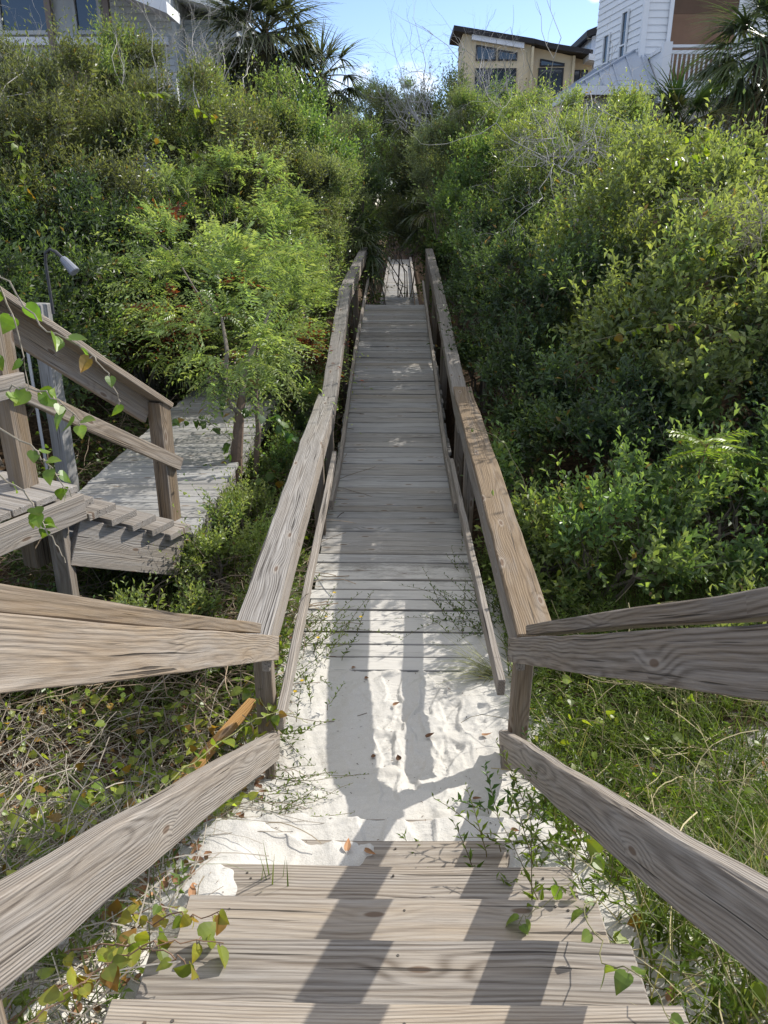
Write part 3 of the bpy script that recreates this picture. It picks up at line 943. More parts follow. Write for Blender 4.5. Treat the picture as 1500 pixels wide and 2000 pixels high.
def shrub(label, x, y, rx, ry, zt, sp, dens=1.0, group='shrubs of the dune thicket', name='shrub', zb=None, scale=1.0, red=0.0, skirt=-.45, cat='shrub', stems=7, twig=True):
    seed_[0] += 1
    rng = np.random.default_rng(seed_[0])
    zg = gz(x, y)
    if zb is None: zb = zg - .1
    t = thing(name, label, cat, (x, y, zg), group)
    fb, wb = Buf(), Buf()
    cc = foliage(fb, (x, y), (rx, ry), zb, zt, sp, rng, dens, scale=scale, red=red, skirt=skirt, twb=wb if twig else None)
    for i in range(min(stems, len(cc))):
        e = cc[rng.integers(0, len(cc))]
        p = limb(rng, (x + rng.normal(0, .12 * rx), y + rng.normal(0, .12 * ry), zg - .05), e, 7, .07)
        tube(wb, p, np.linspace(.022, .006, 7), 5, np.array([.16, .135, .11]) * rng.uniform(.6, 1.3))
        for q in range(3):
            e2 = cc[np.argsort(np.linalg.norm(cc - e, axis=1))[min(q + 1, len(cc) - 1)]]
            tube(wb, limb(rng, p[4], e2, 5, .1), np.linspace(.009, .003, 5), 4, (.15, .13, .10))
    fb.build('foliage', M_LEAF, t)
    wb.build('branches', M_TWIG, t)
    return t


TH = 'shrubs of the dune thicket'
# left bank
for a in [
    ('olive leaved shrub at the left picture edge, behind the brown railing', -5.3, 8.0, 1.7, 1.4, 3.95, 'olive'),
    ('broad olive shrub with upright twigs below the big dark windows', -3.9, 9.8, 1.45, 1.2, 4.2, 'olive'),
    ('tall olive shrub hiding the foot of the dark glass wall, far left', -5.6, 11.2, 1.7, 1.4, 4.85, 'olive'),
    ('dense olive shrub on the slope below the grey gable', -3.0, 11.4, 1.2, 1.2, 4.15, 'olive'),
    ('olive shrub on the skyline under the white roof fascia', -4.2, 13.0, 1.4, 1.2, 4.95, 'olive'),
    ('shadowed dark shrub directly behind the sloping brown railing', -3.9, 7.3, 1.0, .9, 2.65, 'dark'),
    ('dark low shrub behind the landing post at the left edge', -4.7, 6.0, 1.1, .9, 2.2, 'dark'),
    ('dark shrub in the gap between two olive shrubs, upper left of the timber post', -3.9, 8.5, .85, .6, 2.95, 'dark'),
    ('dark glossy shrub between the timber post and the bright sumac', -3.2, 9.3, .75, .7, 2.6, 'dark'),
    ('vivid green vine clad shrub beneath the fan palm on the left', -1.75, 14.0, .9, .8, 4.55, 'green'),
    ('yellow green shrub next to the bare twigs under the grey gable', -2.6, 13.0, .8, .8, 4.4, 'wax'),
    ('grey green round shrub above the crest end of the left handrail', -1.25, 13.0, .75, .8, 3.55, 'grey'),
    ('olive shrub between the sumac and the grey green round shrub', -2.0, 12.4, .9, .8, 3.9, 'olive'),
    ('dark shrub beside the bend of the far left handrail', -1.45, 11.2, .45, .8, 2.3, 'dark'),
    ('grey green shrub right of the left fan palm, against the sky', -1.05, 16.8, .8, .8, 4.45, 'grey'),
]:
    shrub(*a)
for a in [
    ('bright yellow green sumac, tallest in the middle of the left thicket', -2.05, 10.4, .95, .8, 3.35),
    ('yellow green sumac leaning over the end of the side walkway', -1.55, 9.5, .75, .6, 2.55),
    ('sumac with rusty red leaves above the side walkway', -2.75, 9.7, .75, .7, 2.85),
    ('low sumac beside the far left handrail', -1.3, 10.0, .40, .7, 1.9),
    ('small sumac against the near left handrail, by the dark hollow', -1.2, 8.9, .40, .5, 1.75),
]:
    shrub(*a, 'sumac', red=.06 if 'rusty' in a[0] else .02, group='sumac bushes', name='sumac_bush', cat='bush')
# right bank
for a in [
    ('big rounded sunlit oak shrub with a dark shaded hollow below, right of the handrail', 3.05, 7.6, 1.5, 1.15, 2.3, 'oak'),
    ('wide leafy shrub at the right picture edge, mid height', 4.75, 7.2, 1.5, 1.3, 2.75, 'oak'),
    ('dark shrub pressed against the far right handrail', 1.75, 8.7, .95, .95, 2.35, 'dark'),
    ('sunlit oak shrub in the middle of the right bank', 3.5, 9.4, 1.5, 1.2, 3.2, 'oak'),
    ('shaded shrub leaning over the crest end of the right handrail', 1.55, 11.0, .85, .9, 2.9, 'dark'),
    ('yellow green shrub below the tall palm at the right edge', 5.6, 10.2, 1.6, 1.2, 3.2, 'oak'),
    ('shrub with pale bare twigs behind the shaded crest shrub', 2.5, 12.0, 1.2, 1.1, 3.75, 'wax'),
    ('upright twigged oak shrub below the bushy fan palm', 4.6, 12.4, 1.5, 1.1, 3.5, 'oak'),
    ('dark green shrub right of the path mouth', 1.35, 13.4, .8, .9, 3.55, 'green'),
    ('grey green shrub in front of the tan house', 3.0, 14.6, 1.3, 1.0, 4.4, 'wax'),
    ('olive shrub on the skyline left of the tan house', 1.55, 16.2, 1.1, .9, 4.7, 'grey'),
    ('green shrub below the blue grey metal roof', 4.3, 15.2, 1.2, .9, 3.65, 'wax'),
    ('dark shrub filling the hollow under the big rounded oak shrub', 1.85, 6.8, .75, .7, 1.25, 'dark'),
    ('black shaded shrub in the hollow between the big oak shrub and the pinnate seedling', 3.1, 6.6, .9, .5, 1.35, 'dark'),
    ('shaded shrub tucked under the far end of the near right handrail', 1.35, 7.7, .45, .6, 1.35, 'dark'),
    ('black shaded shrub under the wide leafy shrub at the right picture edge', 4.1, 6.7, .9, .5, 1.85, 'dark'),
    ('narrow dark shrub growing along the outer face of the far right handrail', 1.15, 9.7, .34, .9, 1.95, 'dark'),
    ('low green shrub hugging the outer face of the near right handrail', 1.08, 6.5, .28, .6, .75, 'green'),
    ('small bright shrub between the near right handrail and the low bright leafy shrub', 1.08, 5.2, .26, .5, .52, 'wax'),
    ('low bright leafy shrub outside the near right handrail', 1.55, 5.0, .6, .55, .85, 'green'),
    ('low dark leafy shrub right of the pinnate seedling', 3.6, 5.6, 1.1, .7, 1.25, 'green'),
    ('low leafy shrub with thin stems behind the right stair railing', 2.5, 5.2, .7, .6, 1.0, 'green'),
    ('bright dense low shrub above the right stair cap rail, at the picture edge', 2.6, 3.95, .9, .35, .62, 'wax'),
]:
    shrub(*a)
for a in [
    ('low weedy shrub along the right edge of the side walkway, below the ivy tree', -1.15, 5.6, .30, .5, .60, 'wax'),
    ('low weedy shrub beside the foot of the side steps', -1.2, 4.95, .22, .3, .55, 'wax'),
    ('weeds with small bright leaves under the stringer of the side steps', -1.6, 3.85, .5, .22, .42, 'wax'),
    ('weedy shrub behind the left stair cap rail, near the picture edge', -2.3, 3.75, .45, .25, .68, 'green'),
    ('low green weedy shrub in the gap between the side walkway and the left handrail', -1.05, 6.9, .25, .6, .55, 'green'),
    ('bright low weeds just outside the near left handrail', -1.05, 4.1, .28, .45, .42, 'wax'),
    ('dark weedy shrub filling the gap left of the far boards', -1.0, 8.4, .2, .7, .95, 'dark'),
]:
    shrub(*a, scale=.62, group='low weeds between the walks', name='weedy_shrub', stems=4, dens=.8)
# over the far path
for a in [
    ('dark shrub left of the narrow walkway beyond the crest', -1.4, 19.0, .95, 1.0, 4.3, 'dark', None),
    ('dark shrub right of the narrow walkway beyond the crest', 1.6, 19.2, .9, 1.0, 4.4, 'dark', None),
    ('tall grey green shrub on the skyline above the path', -.6, 23.5, 1.5, 1.1, 5.6, 'grey', 1.5),
    ('tall wispy shrub arching over the path from the right', 1.3, 22.5, 1.4, 1.1, 5.75, 'olive', 1.6),
    ('far green shrub closing the end of the path on the left', -2.6, 27.0, 1.9, 1.4, 5.4, 'green', None),
    ('far green shrub closing the end of the path on the right', 3.0, 27.0, 1.9, 1.4, 5.8, 'green', None),
    ('dense green shrub roofing the path between the two skyline shrubs', .3, 26.0, 1.3, 1.0, 5.2, 'green', 1.7),
    ('farthest dark thicket shrub behind the end of the path', .2, 43.0, 7.5, 1.8, 8.3, 'dark', None),
]:
    shrub(*a[:7], zb=a[7], scale=1.5, skirt=-.9, dens=1.25)


# ------------------------------------------------------------------ leafless twigs
def bare(label, x, y, h, spread, n, col=(.36, .33, .29), r0=.008, zb=None, lean=(0, 0), name='bare_shrub', depth=4, tangle=0.0):
    seed_[0] += 1
    rng = np.random.default_rng(seed_[0])
    z = gz(x, y) if zb is None else zb
    b = Buf()
    col = np.array(col)

    def grow(p, d, L, r, lv):
        pts = [p]
        dd = d.copy()
        for _ in range(4):
            dd = nrm(dd + rng.normal(0, .22 + tangle * .25, 3) + np.array([0, 0, .06 - tangle * .12]))
            pts.append(pts[-1] + dd * L / 4)
        tube(b, pts, np.linspace(r, r * .55, 5), 4, col * rng.uniform(.7, 1.25))
        if lv > 0:
            for _ in range(rng.integers(2, 4)):
                k = rng.integers(1, 5)
                grow(pts[k], nrm(dd + rng.normal(0, .55 + tangle * .4, 3)), L * rng.uniform(.5, .8), r * .55, lv - 1)
    for i in range(n):
        d = nrm(np.array([rng.normal(lean[0], spread), rng.normal(lean[1], spread), 1.0]))
        grow(np.array([x + rng.normal(0, .25), y + rng.normal(0, .2), z]), d, h * rng.uniform(.35, .6), r0, depth)
    o = b.build(name, M_TWIG)
    o['label'] = label; o['category'] = 'shrub'; o['group'] = 'bare twiggy shrubs'
    return o


bare('pale leafless twigs standing before the dark glass wall, far left', -4.6, 10.0, 1.9, .35, 7, col=(.42, .39, .35), r0=.0075, zb=3.6)
bare('pale leafless stems under the gable of the grey house', -3.1, 11.2, 1.7, .4, 6, col=(.42, .39, .35), r0=.0075, zb=3.9)
bare('thin bare twigs left of the fan palm', -3.0, 13.2, 1.5, .5, 9, col=(.42, .39, .35), r0=.0075, zb=4.4)
bare('grey dead tangle of branches draped over the right bank', 2.05, 10.9, 2.0, .8, 22, (.42, .395, .36), .007, zb=3.2, lean=(.1, -.5), tangle=1.0)
bare('dead drooping branches in the sunlit oak shrub on the right', 3.1, 7.6, 1.3, .7, 12, (.36, .31, .26), .007, zb=2.3, lean=(.3, -.5), tangle=.9)
bare('bare spiky twigs against the sky left of the tan house', 1.3, 18.0, 2.5, .5, 11, (.40, .38, .36), .011, zb=4.2)
bare('tall thin bare canes in front of the tan house', 2.6, 15.3, 2.4, .22, 4, (.34, .31, .27), .010, zb=4.1, depth=2)
bare('dry grey twigs on top of the wispy shrub over the path', .6, 21.5, 2.4, .5, 16, (.40, .38, .36), .011, zb=4.6, tangle=.4)


# ------------------------------------------------------------------ palms
def frond(lb, sb, rng, base, d, pl, fl, col, nseg=26, span=210, droop=.9, wid=.034):
    """one fan leaf: a petiole from base along d, then a fan of split segments"""
    d = nrm(np.array(d, float))
    side = np.cross(d, [0, 0, 1.0])
    side = nrm(side) if np.linalg.norm(side) > .05 else np.array([1.0, 0, 0])
    up = np.cross(side, d)
    t = np.linspace(0, 1, 5)[:, None]
    pet = base + d * t * pl - np.array([0, 0, 1.0]) * (t ** 2) * pl * .18
    tube(sb, pet, np.linspace(.018, .010, 5), 4, np.array(col) * np.array([1.1, 1.0, .7]))
    tip = pet[-1]
    dd = nrm(pet[-1] - pet[-2])
    a = np.linspace(-span / 2, span / 2, nseg) * math.pi / 180 + rng.normal(0, .03, nseg)
    fold = .25 * np.abs(np.sin(a))
    D = np.cos(a)[:, None] * dd + np.sin(a)[:, None] * side + (.18 - fold)[:, None] * up + rng.normal(0, .05, (nseg, 3))
    P = np.repeat(tip[None], nseg, 0) + nrm(D) * .02
    L = fl * (1 - .30 * (np.abs(a) / (span / 360 * math.pi)) ** 2) * rng.uniform(.88, 1.08, nseg)
    C = np.array(col)[None] * np.exp(rng.normal(0, .14, (nseg, 1)))
    blades(lb, P, D, L, np.full(nseg, wid), C, droop * rng.uniform(.6, 1.3, nseg), 4, .08)


def palm(label, x, y, zc, size, nf, name='fan_palm', trunk=True, tr=.16, dead=8, lo=-.5, hi=1.3, col=((.06, .095, .042), (.125, .16, .068)), group='fan palms', az=None, wid=.036, zg=None):
    seed_[0] += 1
    rng = np.random.default_rng(seed_[0])
    zg = gz(x, y) if zg is None else zg
    t = thing(name, label, 'palm', (x, y, zg), group)
    lb, sb, db = Buf(), Buf(), Buf()
    c = np.array([x, y, zc])
    for i in range(nf):
        el = lo + (hi - lo) * ((i + .5) / nf) ** .9 + rng.normal(0, .1)
        a = i * 2.399 + rng.normal(0, .25) if az is None else rng.uniform(az[0], az[1])
        d = (math.cos(a) * math.cos(el), math.sin(a) * math.cos(el), math.sin(el))
        f = rng.uniform()
        cl = np.array(col[0]) * (1 - f) + np.array(col[1]) * f
        if rng.uniform() < .12: cl = np.array([.16, .15, .07])
        frond(lb, sb, rng, c + rng.normal(0, .04, 3), d, size * rng.uniform(.42, .62), size * rng.uniform(.55, .75), cl, droop=.85 + .5 * (el < .2), wid=wid)
    lb.build('crown', M_PALM, t)
    sb.build('leaf_stalks', M_PALM, t)
    if dead:
        for i in range(dead):
            a = rng.uniform(0, 6.28); el = rng.uniform(-1.2, -.7)
            d = (math.cos(a) * math.cos(el), math.sin(a) * math.cos(el), math.sin(el))
            f = rng.uniform()
            frond(db, db, rng, c - np.array([0, 0, .15]), d, size * .4, size * rng.uniform(.5, .7), np.array([.32, .265, .19]) * (.6 + .7 * f), nseg=18, span=120, droop=1.2, wid=wid * .9)
        db.build('dead_fronds', M_PALM, t)
    if trunk:
        tb = Buf()
        n_ = 12
        pts = limb(rng, (x, y, zg - .2), (x, y, zc), n_, .01)
        tube(tb, pts, tr * (1 + .15 * np.sin(np.arange(n_) * 2.1)), 9, (.13, .11, .09))
        for i in range(40):   # old leaf bases
            z_ = rng.uniform(max(zg, zc - 2), zc); a = rng.uniform(0, 6.28)
            q = np.array([x + math.cos(a) * tr, y + math.sin(a) * tr, z_])
            obox(tb, q, q + np.array([math.cos(a) * .10, math.sin(a) * .10, .2]), .05, .02, (-math.sin(a), math.cos(a), 0), (.15, .12, .09))
        tb.build('trunk', M_BARK, t)
    return t


palm('shaggy fan palm with drooping grey fronds beside the grey house, on the left skyline', -2.95, 20.0, 6.35, 1.6, 60, dead=18, lo=-.95, tr=.2, wid=.062, col=((.06, .078, .045), (.15, .16, .09)))
palm('smaller fan palm leaning out right of the shaggy palm, against open sky', -1.75, 20.3, 5.55, 1.2, 24, dead=8, lo=-1.1, tr=.16, wid=.052, col=((.065, .085, .045), (.15, .165, .085)))
palm('tall palm with a brown skirt of dead fronds, cut by the right picture edge', 7.35, 17.5, 5.7, 1.65, 56, dead=26, lo=-.9, tr=.22, wid=.055)
palm('bushy fan palm in front of the white balcony, left of the tall palm', 5.35, 16.2, 4.1, 1.15, 34, dead=10, lo=-.5, tr=.15, wid=.046, col=((.045, .085, .025), (.09, .14, .04)))
palm('small pale fan palm below the corner of the metal roof', 4.15, 16.8, 4.35, .55, 12, dead=3, lo=-.6, tr=.08, wid=.026, col=((.06, .09, .04), (.13, .15, .07)))
palm('palmetto hanging over the left side of the path beyond the crest', -1.0, 17.2, 2.05, 1.15, 20, name='palmetto', trunk=False, dead=2, lo=-.75, hi=1.0, group='palmettos along the walks', wid=.044, col=((.07, .11, .05), (.14, .18, .075)))
palm('palmetto with fingers drooping across the path mouth from the right', .95, 19.5, 2.75, 1.0, 16, name='palmetto', trunk=False, dead=2, lo=-.8, hi=.9, group='palmettos along the walks', wid=.044, col=((.07, .11, .05), (.14, .18, .075)))
palm('sunlit palmetto with long stiff blades left of the side walkway', -2.85, 9.05, 1.05, .62, 11, name='palmetto', trunk=False, dead=1, lo=-.2, hi=1.35, group='palmettos along the walks', wid=.030, col=((.07, .11, .022), (.13, .19, .03)))
palm('shaded palmetto behind the sunlit one, left of the side walkway', -3.15, 9.9, 1.2, .75, 10, name='palmetto', trunk=False, dead=2, lo=-.2, hi=1.35, group='palmettos along the walks', wid=.03)

# ------------------------------------------------------------------ small tree by the side walkway
seed_[0] += 1
rng = np.random.default_rng(321)
tr_ = thing('small_tree', 'small crooked tree with rusty flaking bark between the two walkways', 'tree', (-1.42, 6.5, .1))
tb = Buf()
trunk = np.array([(-1.40, 6.55, .0), (-1.42, 6.5, .35), (-1.40, 6.5, .62), (-1.37, 6.52, .85), (-1.35, 6.55, 1.02), (-1.33, 6.6, 1.15)])
tube(tb, trunk, np.array([.062, .055, .058, .048, .042, .034]), 9, (.17, .12, .09))
tube(tb, [(-1.35, 6.55, 1.02), (-1.42, 6.5, 1.1), (-1.45, 6.52, 1.3), (-1.43, 6.6, 1.55), (-1.5, 6.8, 1.8)], [.03, .026, .022, .018, .012], 7, (.20, .17, .14))
tube(tb, [(-1.33, 6.6, 1.15), (-1.30, 6.7, 1.4), (-1.2, 6.85, 1.62), (-1.1, 7.0, 1.85)], [.03, .024, .018, .01], 7, (.20, .17, .14))
tube(tb, [(-1.27, 6.62, .0), (-1.26, 6.68, .5), (-1.22, 6.7, .8), (-1.24, 6.8, 1.2), (-1.2, 6.9, 1.7)], [.035, .03, .026, .018, .01], 7, (.17, .13, .10))
tube(tb, [(-1.5, 6.8, 1.8), (-1.75, 7.0, 2.0), (-2.0, 7.3, 2.3), (-2.3, 7.5, 2.45)], [.014, .010, .007, .004], 6, (.17, .145, .12))
tb.build('trunk', M_BARK, tr_)
fb = Buf()
foliage(fb, (-1.42, 7.0), (.62, .55), 1.1, 2.45, 'sumac', rng, .5, skirt=-.9, red=.05, core=.1)
foliage(fb, (-1.40, 6.55), (.5, .28), 1.25, 2.0, 'sumac', rng, .5, skirt=-.9, red=.05, core=.1)
foliage(fb, (-1.08, 7.5), (.36, .45), 1.0, 2.2, 'sumac', rng, .6, skirt=-.9, red=.05, core=.1)
foliage(fb, (-1.95, 7.3), (.5, .45), 1.55, 2.6, 'sumac', rng, .5, skirt=-.9, red=.15, core=.1)
fb.build('crown', M_LEAF, tr_)


def vine(label, paths, L, C0, C1, n_per=14, name='vine', seed=1, broad=1.0, stem=(.20, .18, .10), r=.0028, cat='vine', group=None, hang=.8, brown=.05):
    rng = np.random.default_rng(seed)
    t = thing(name, label, cat, tuple(paths[0][0]), group)
    sb, lb = Buf(), Buf()
    for pth in paths:
        pth = np.array(pth, float)
        m_ = len(pth)
        u = np.linspace(0, m_ - 1, m_ * 5)
        P = np.stack([np.interp(u, np.arange(m_), pth[:, i]) for i in range(3)], 1)
        for _ in range(3):
            P[1:-1] = (P[:-2] + 2 * P[1:-1] + P[2:]) / 4
        P = P + rng.normal(0, .006, P.shape)
        tube(sb, P, np.linspace(r, r * .5, len(P)), 5, stem)
        k = rng.uniform(0.5, len(P) - 1.01, n_per)
        i0 = k.astype(int); f = (k - i0)[:, None]
        Q = P[i0] * (1 - f) + P[i0 + 1] * f
        T = nrm(P[i0 + 1] - P[i0])
        sd_ = nrm(np.cross(T, [0, 0, 1.0]) + rng.normal(0, .5, (n_per, 3))) * np.where(rng.uniform(size=(n_per, 1)) < .5, 1, -1)
        D = nrm(sd_ + T * .3 - np.array([0, 0, hang]) * rng.uniform(.2, 1.2, (n_per, 1)))
        Q2 = Q + D * L * .25
        N = nrm(np.array([.35, -.2, 1.0]) + rng.normal(0, .5, (n_per, 3)))
        for a_, b_ in zip(Q, Q2): tube(sb, [a_, (a_ + b_) / 2, b_], r * .5, 3, stem)
        cl = colmix(rng, n_per, C0, C1, .15)
        br = rng.uniform(size=(n_per, 1)) < brown
        cl = np.where(br, np.array([.22, .13, .03]), cl)
        ls = L * rng.uniform(.65, 1.2, n_per)
        leaf_shape(lb, Q2, D, N, ls, ls * .95 * broad, cl, fold=rng.uniform(.05, .3), bend=.2)
    sb.build('stem', M_TWIG, t)
    lb.build('leaves', M_LEAF, t)
    return t


YG = ((.13, .19, .025), (.22, .27, .035))
MG = ((.055, .11, .02), (.11, .17, .028))
vine('leafy ivy climbing the small crooked tree', [
    [(-1.38, 6.42, .1), (-1.48, 6.40, .5), (-1.40, 6.42, .8), (-1.5, 6.42, 1.1), (-1.42, 6.45, 1.35)],
    [(-1.40, 6.42, .8), (-1.6, 6.36, 1.0), (-1.85, 6.33, 1.02), (-2.05, 6.3, .9)],
    [(-1.4, 6.42, 1.0), (-1.2, 6.36, 1.12), (-.98, 6.33, 1.0), (-.85, 6.3, .88)],
    [(-1.46, 6.40, .5), (-1.62, 6.36, .62), (-1.7, 6.33, .4), (-1.68, 6.3, .2)],
    [(-1.30, 6.42, .1), (-1.2, 6.40, .4), (-1.1, 6.38, .55), (-.95, 6.3, .45)]], .075, (.035, .085, .018), (.10, .16, .03), 22, seed=5, group='climbing vines')
vine('greenbrier vine with big heart leaves dangling over the left brown railing', [
    [(-2.05, 3.55, 2.75), (-1.78, 3.45, 2.50), (-1.66, 3.42, 2.36), (-1.52, 3.40, 2.16), (-1.36, 3.38, 2.10), (-1.26, 3.36, 1.98), (-1.22, 3.36, 1.86)],
    [(-2.05, 3.55, 2.65), (-1.85, 3.42, 2.30), (-1.80, 3.40, 2.05), (-1.72, 3.38, 2.10)],
    [(-1.95, 3.50, 2.55), (-1.72, 3.45, 2.36), (-1.65, 3.42, 2.15), (-1.66, 3.42, 1.90)],
    [(-1.80, 3.42, 1.90), (-1.62, 3.38, 1.92), (-1.48, 3.36, 1.86), (-1.40, 3.36, 1.74)],
    [(-1.90, 3.40, 1.80), (-1.66, 3.38, 1.64), (-1.58, 3.36, 1.55), (-1.50, 3.34, 1.42)],
    [(-1.95, 3.38, 1.62), (-1.70, 3.34, 1.42), (-1.62, 3.3, 1.25), (-1.55, 3.3, 1.1)]], .078, (.085, .16, .025), (.17, .25, .035), 9, seed=8, r=.005, stem=(.30, .26, .20), group='climbing vines')
vine('thin pale vine trailing down the dark hollow outside the right handrail', [
    [(.60, 6.2, 1.0), (.85, 5.9, .98), (.98, 5.6, .78), (1.02, 5.2, .6), (1.12, 4.9, .45), (1.2, 4.7, .25)]], .045, *YG, 16, seed=9, group='climbing vines')
vine('grapevine strand lying over the sunlit oak shrub on the right', [
    [(1.6, 6.9, 1.55), (2.0, 6.5, 1.75), (2.4, 6.3, 1.85), (2.9, 6.2, 1.7)], [(2.1, 7.2, 2.2), (2.6, 6.9, 2.4), (3.2, 6.8, 2.45), (3.7, 6.8, 2.35)],
    [(3.1, 6.1, 1.5), (3.3, 5.95, 1.2), (3.4, 5.9, 1.3)]], .085, *YG, 20, seed=10, group='climbing vines')
vine('grapevine strand lit yellow over the shrubs below the bushy fan palm', [
    [(2.9, 9.0, 3.15), (3.4, 8.8, 3.3), (3.9, 8.8, 3.25), (4.4, 8.9, 3.2)], [(3.0, 11.0, 3.7), (3.5, 10.8, 3.5), (4.0, 10.6, 3.6)]], .09, *YG, 24, seed=11, group='climbing vines')
vine('bright grapevine strand on the olive slope near the left picture edge', [
    [(-3.9, 8.6, 3.5), (-3.75, 8.4, 3.2), (-3.7, 8.3, 2.9), (-3.72, 8.3, 2.7)], [(-3.2, 10.2, 3.95), (-2.7, 10.4, 4.0), (-2.3, 10.9, 3.75)],
    [(-2.9, 10.3, 3.5), (-2.6, 10.3, 3.35), (-2.2, 10.8, 3.3)]], .09, *YG, 24, seed=12, group='climbing vines')

# ------------------------------------------------------------------ ground cover
rng = np.random.default_rng(42)


def region(n, x0, x1, y0, y1, f=None):
    x = rng.uniform(x0, x1, n); y = rng.uniform(y0, y1, n)
    if f is not None:
        k = rng.uniform(size=n) < f(x, y)
        x, y = x[k], y[k]
    return np.stack([x, y, G(x, y)], 1)


def tuft(P, kmin, L, Wd, A, B, spread, droop, buf, seg=3):
    k = rng.integers(kmin, kmin * 2, len(P))
    Q = np.repeat(P, k, 0); n_ = len(Q)
    Q[:, :2] += rng.normal(0, .02, (n_, 2))
    D = nrm(np.concatenate([rng.normal(0, spread, (n_, 2)), np.ones((n_, 1))], 1))
    blades(buf, Q, D, L * rng.uniform(.5, 1.3, n_), Wd * rng.uniform(.7, 1.3, n_), colmix(rng, n_, A, B, .2), droop * rng.uniform(.4, 1.5, n_), seg)


def patch(x, y, f=1.6, th=.0, k0=3):
    return sstep(wob(x, y, f, k0), th - .25, th + .25)


gbuf = Buf()
edgeR = lambda x, y: sstep(x, .64, .95) * (1 - .75 * (sstep(x, .8, .9) * (1 - sstep(x, 1.3, 1.7)) * sstep(y, 3.3, 3.6) * (1 - sstep(y, 4.1, 4.5)))) * (.35 + .65 * patch(x, y, 2.5))
tuft(region(3400, .6, 3.4, .6, 4.6, edgeR), 4, .20, .009, (.075, .115, .024), (.15, .185, .04), .45, .8, gbuf)
tuft(region(900, .65, 3.4, .6, 4.4, edgeR), 3, .30, .005, (.22, .20, .10), (.34, .29, .17), .6, .9, gbuf)
tuft(region(900, .75, 2.6, 4.2, 6.2, lambda x, y: .8 + 0 * x), 4, .22, .008, (.06, .10, .02), (.12, .16, .035), .5, .8, gbuf)
tuft(region(1300, -2.6, -.70, 3.3, 6.2, lambda x, y: .25 + .75 * patch(x, y, 2.2, .0, 7)), 4, .22, .006, (.07, .11, .022), (.15, .18, .04), .6, .9, gbuf)
tuft(region(700, -2.6, -.7, .7, 3.4, lambda x, y: .15 + patch(x, y, 2.2, .1, 9)), 4, .26, .005, (.10, .13, .05), (.19, .20, .09), .6, .9, gbuf)
o = gbuf.build('grass', M_GRASS); tag(o, kind='stuff')

# narrow leafed herbs of the right verge
hb = Buf()


def herbs(P, hgt, L, Wd, A, B, buf, k=14, stem=True, lean=.35):
    n_ = len(P)
    SD = nrm(np.concatenate([rng.normal(0, lean, (n_, 2)), np.ones((n_, 1))], 1))
    H = hgt * rng.uniform(.5, 1.4, n_)
    t = (np.arange(k) + .6) / k
    PP = P[:, None] + SD[:, None] * t[None, :, None] * H[:, None, None] + np.array([0, 0, -1.0]) * (t ** 2)[None, :, None] * (H * .15)[:, None, None]
    ph = np.arange(k) * 2.4 + rng.uniform(0, 6.28, (n_, 1))
    LD = nrm(np.stack([np.cos(ph), np.sin(ph), np.full(ph.shape, .55)], -1) + rng.normal(0, .2, (n_, k, 3)))
    NN = np.array([0, 0, 1.0]) + rng.normal(0, .3, (n_, k, 3))
    Ls = (L * rng.uniform(.6, 1.2, (n_, k)) * (1.1 - .4 * t)).ravel()
    c = colmix(rng, n_, A, B, .15)[:, None] * np.exp(rng.normal(0, .15, (n_, k, 1)))
    leaf_quads(buf, PP.reshape(-1, 3), LD.reshape(-1, 3), NN.reshape(-1, 3), Ls, Ls * Wd / L, c.reshape(-1, 3))
    if stem:
        w_ = nrm(np.cross(SD, rdir(rng, n_))) * .0018
        V = np.stack([P - w_, P + w_, PP[:, -1]], 1)
        buf.add(V.reshape(-1, 3), np.arange(n_ * 3).reshape(-1, 3), (.12, .12, .05))


herbs(region(3400, .66, 3.4, .6, 4.5, lambda x, y: edgeR(x, y) * (.3 + .7 * patch(x, y, 2.8, .0, 12))), .19, .055, .013, (.075, .125, .02), (.14, .20, .03), hb)
herbs(region(500, .74, 1.6, 3.2, 4.4, None), .16, .045, .014, (.08, .13, .024), (.15, .20, .035), hb)
herbs(region(1600, .72, 3.2, 3.9, 6.0, lambda x, y: .25 + .75 * patch(x, y, 2.8, .0, 12)), .24, .045, .016, (.07, .12, .022), (.13, .19, .03), hb)
herbs(region(900, -2.5, -.66, 3.5, 6.0, lambda x, y: .3 + .7 * patch(x, y, 2.3, .1, 20)), .20, .045, .018, (.07, .12, .022), (.15, .20, .035), hb)
herbs(region(500, -2.6, -.66, .9, 3.5, lambda x, y: .1 + patch(x, y, 2.4, .1, 11)), .20, .045, .015, (.08, .135, .03), (.17, .22, .045), hb)
herbs(region(900, -3.5, -2.6, 3.5, 11, None), .3, .05, .02, (.03, .06, .015), (.07, .11, .02), hb)
herbs(region(700, -1.4, -.66, 5.5, 11, None), .25, .05, .022, (.035, .07, .015), (.09, .14, .025), hb)
o = hb.build('low_herbs', M_LEAF); tag(o, kind='stuff')

# dry tangle of dead vines, left of the stairs
db = Buf()


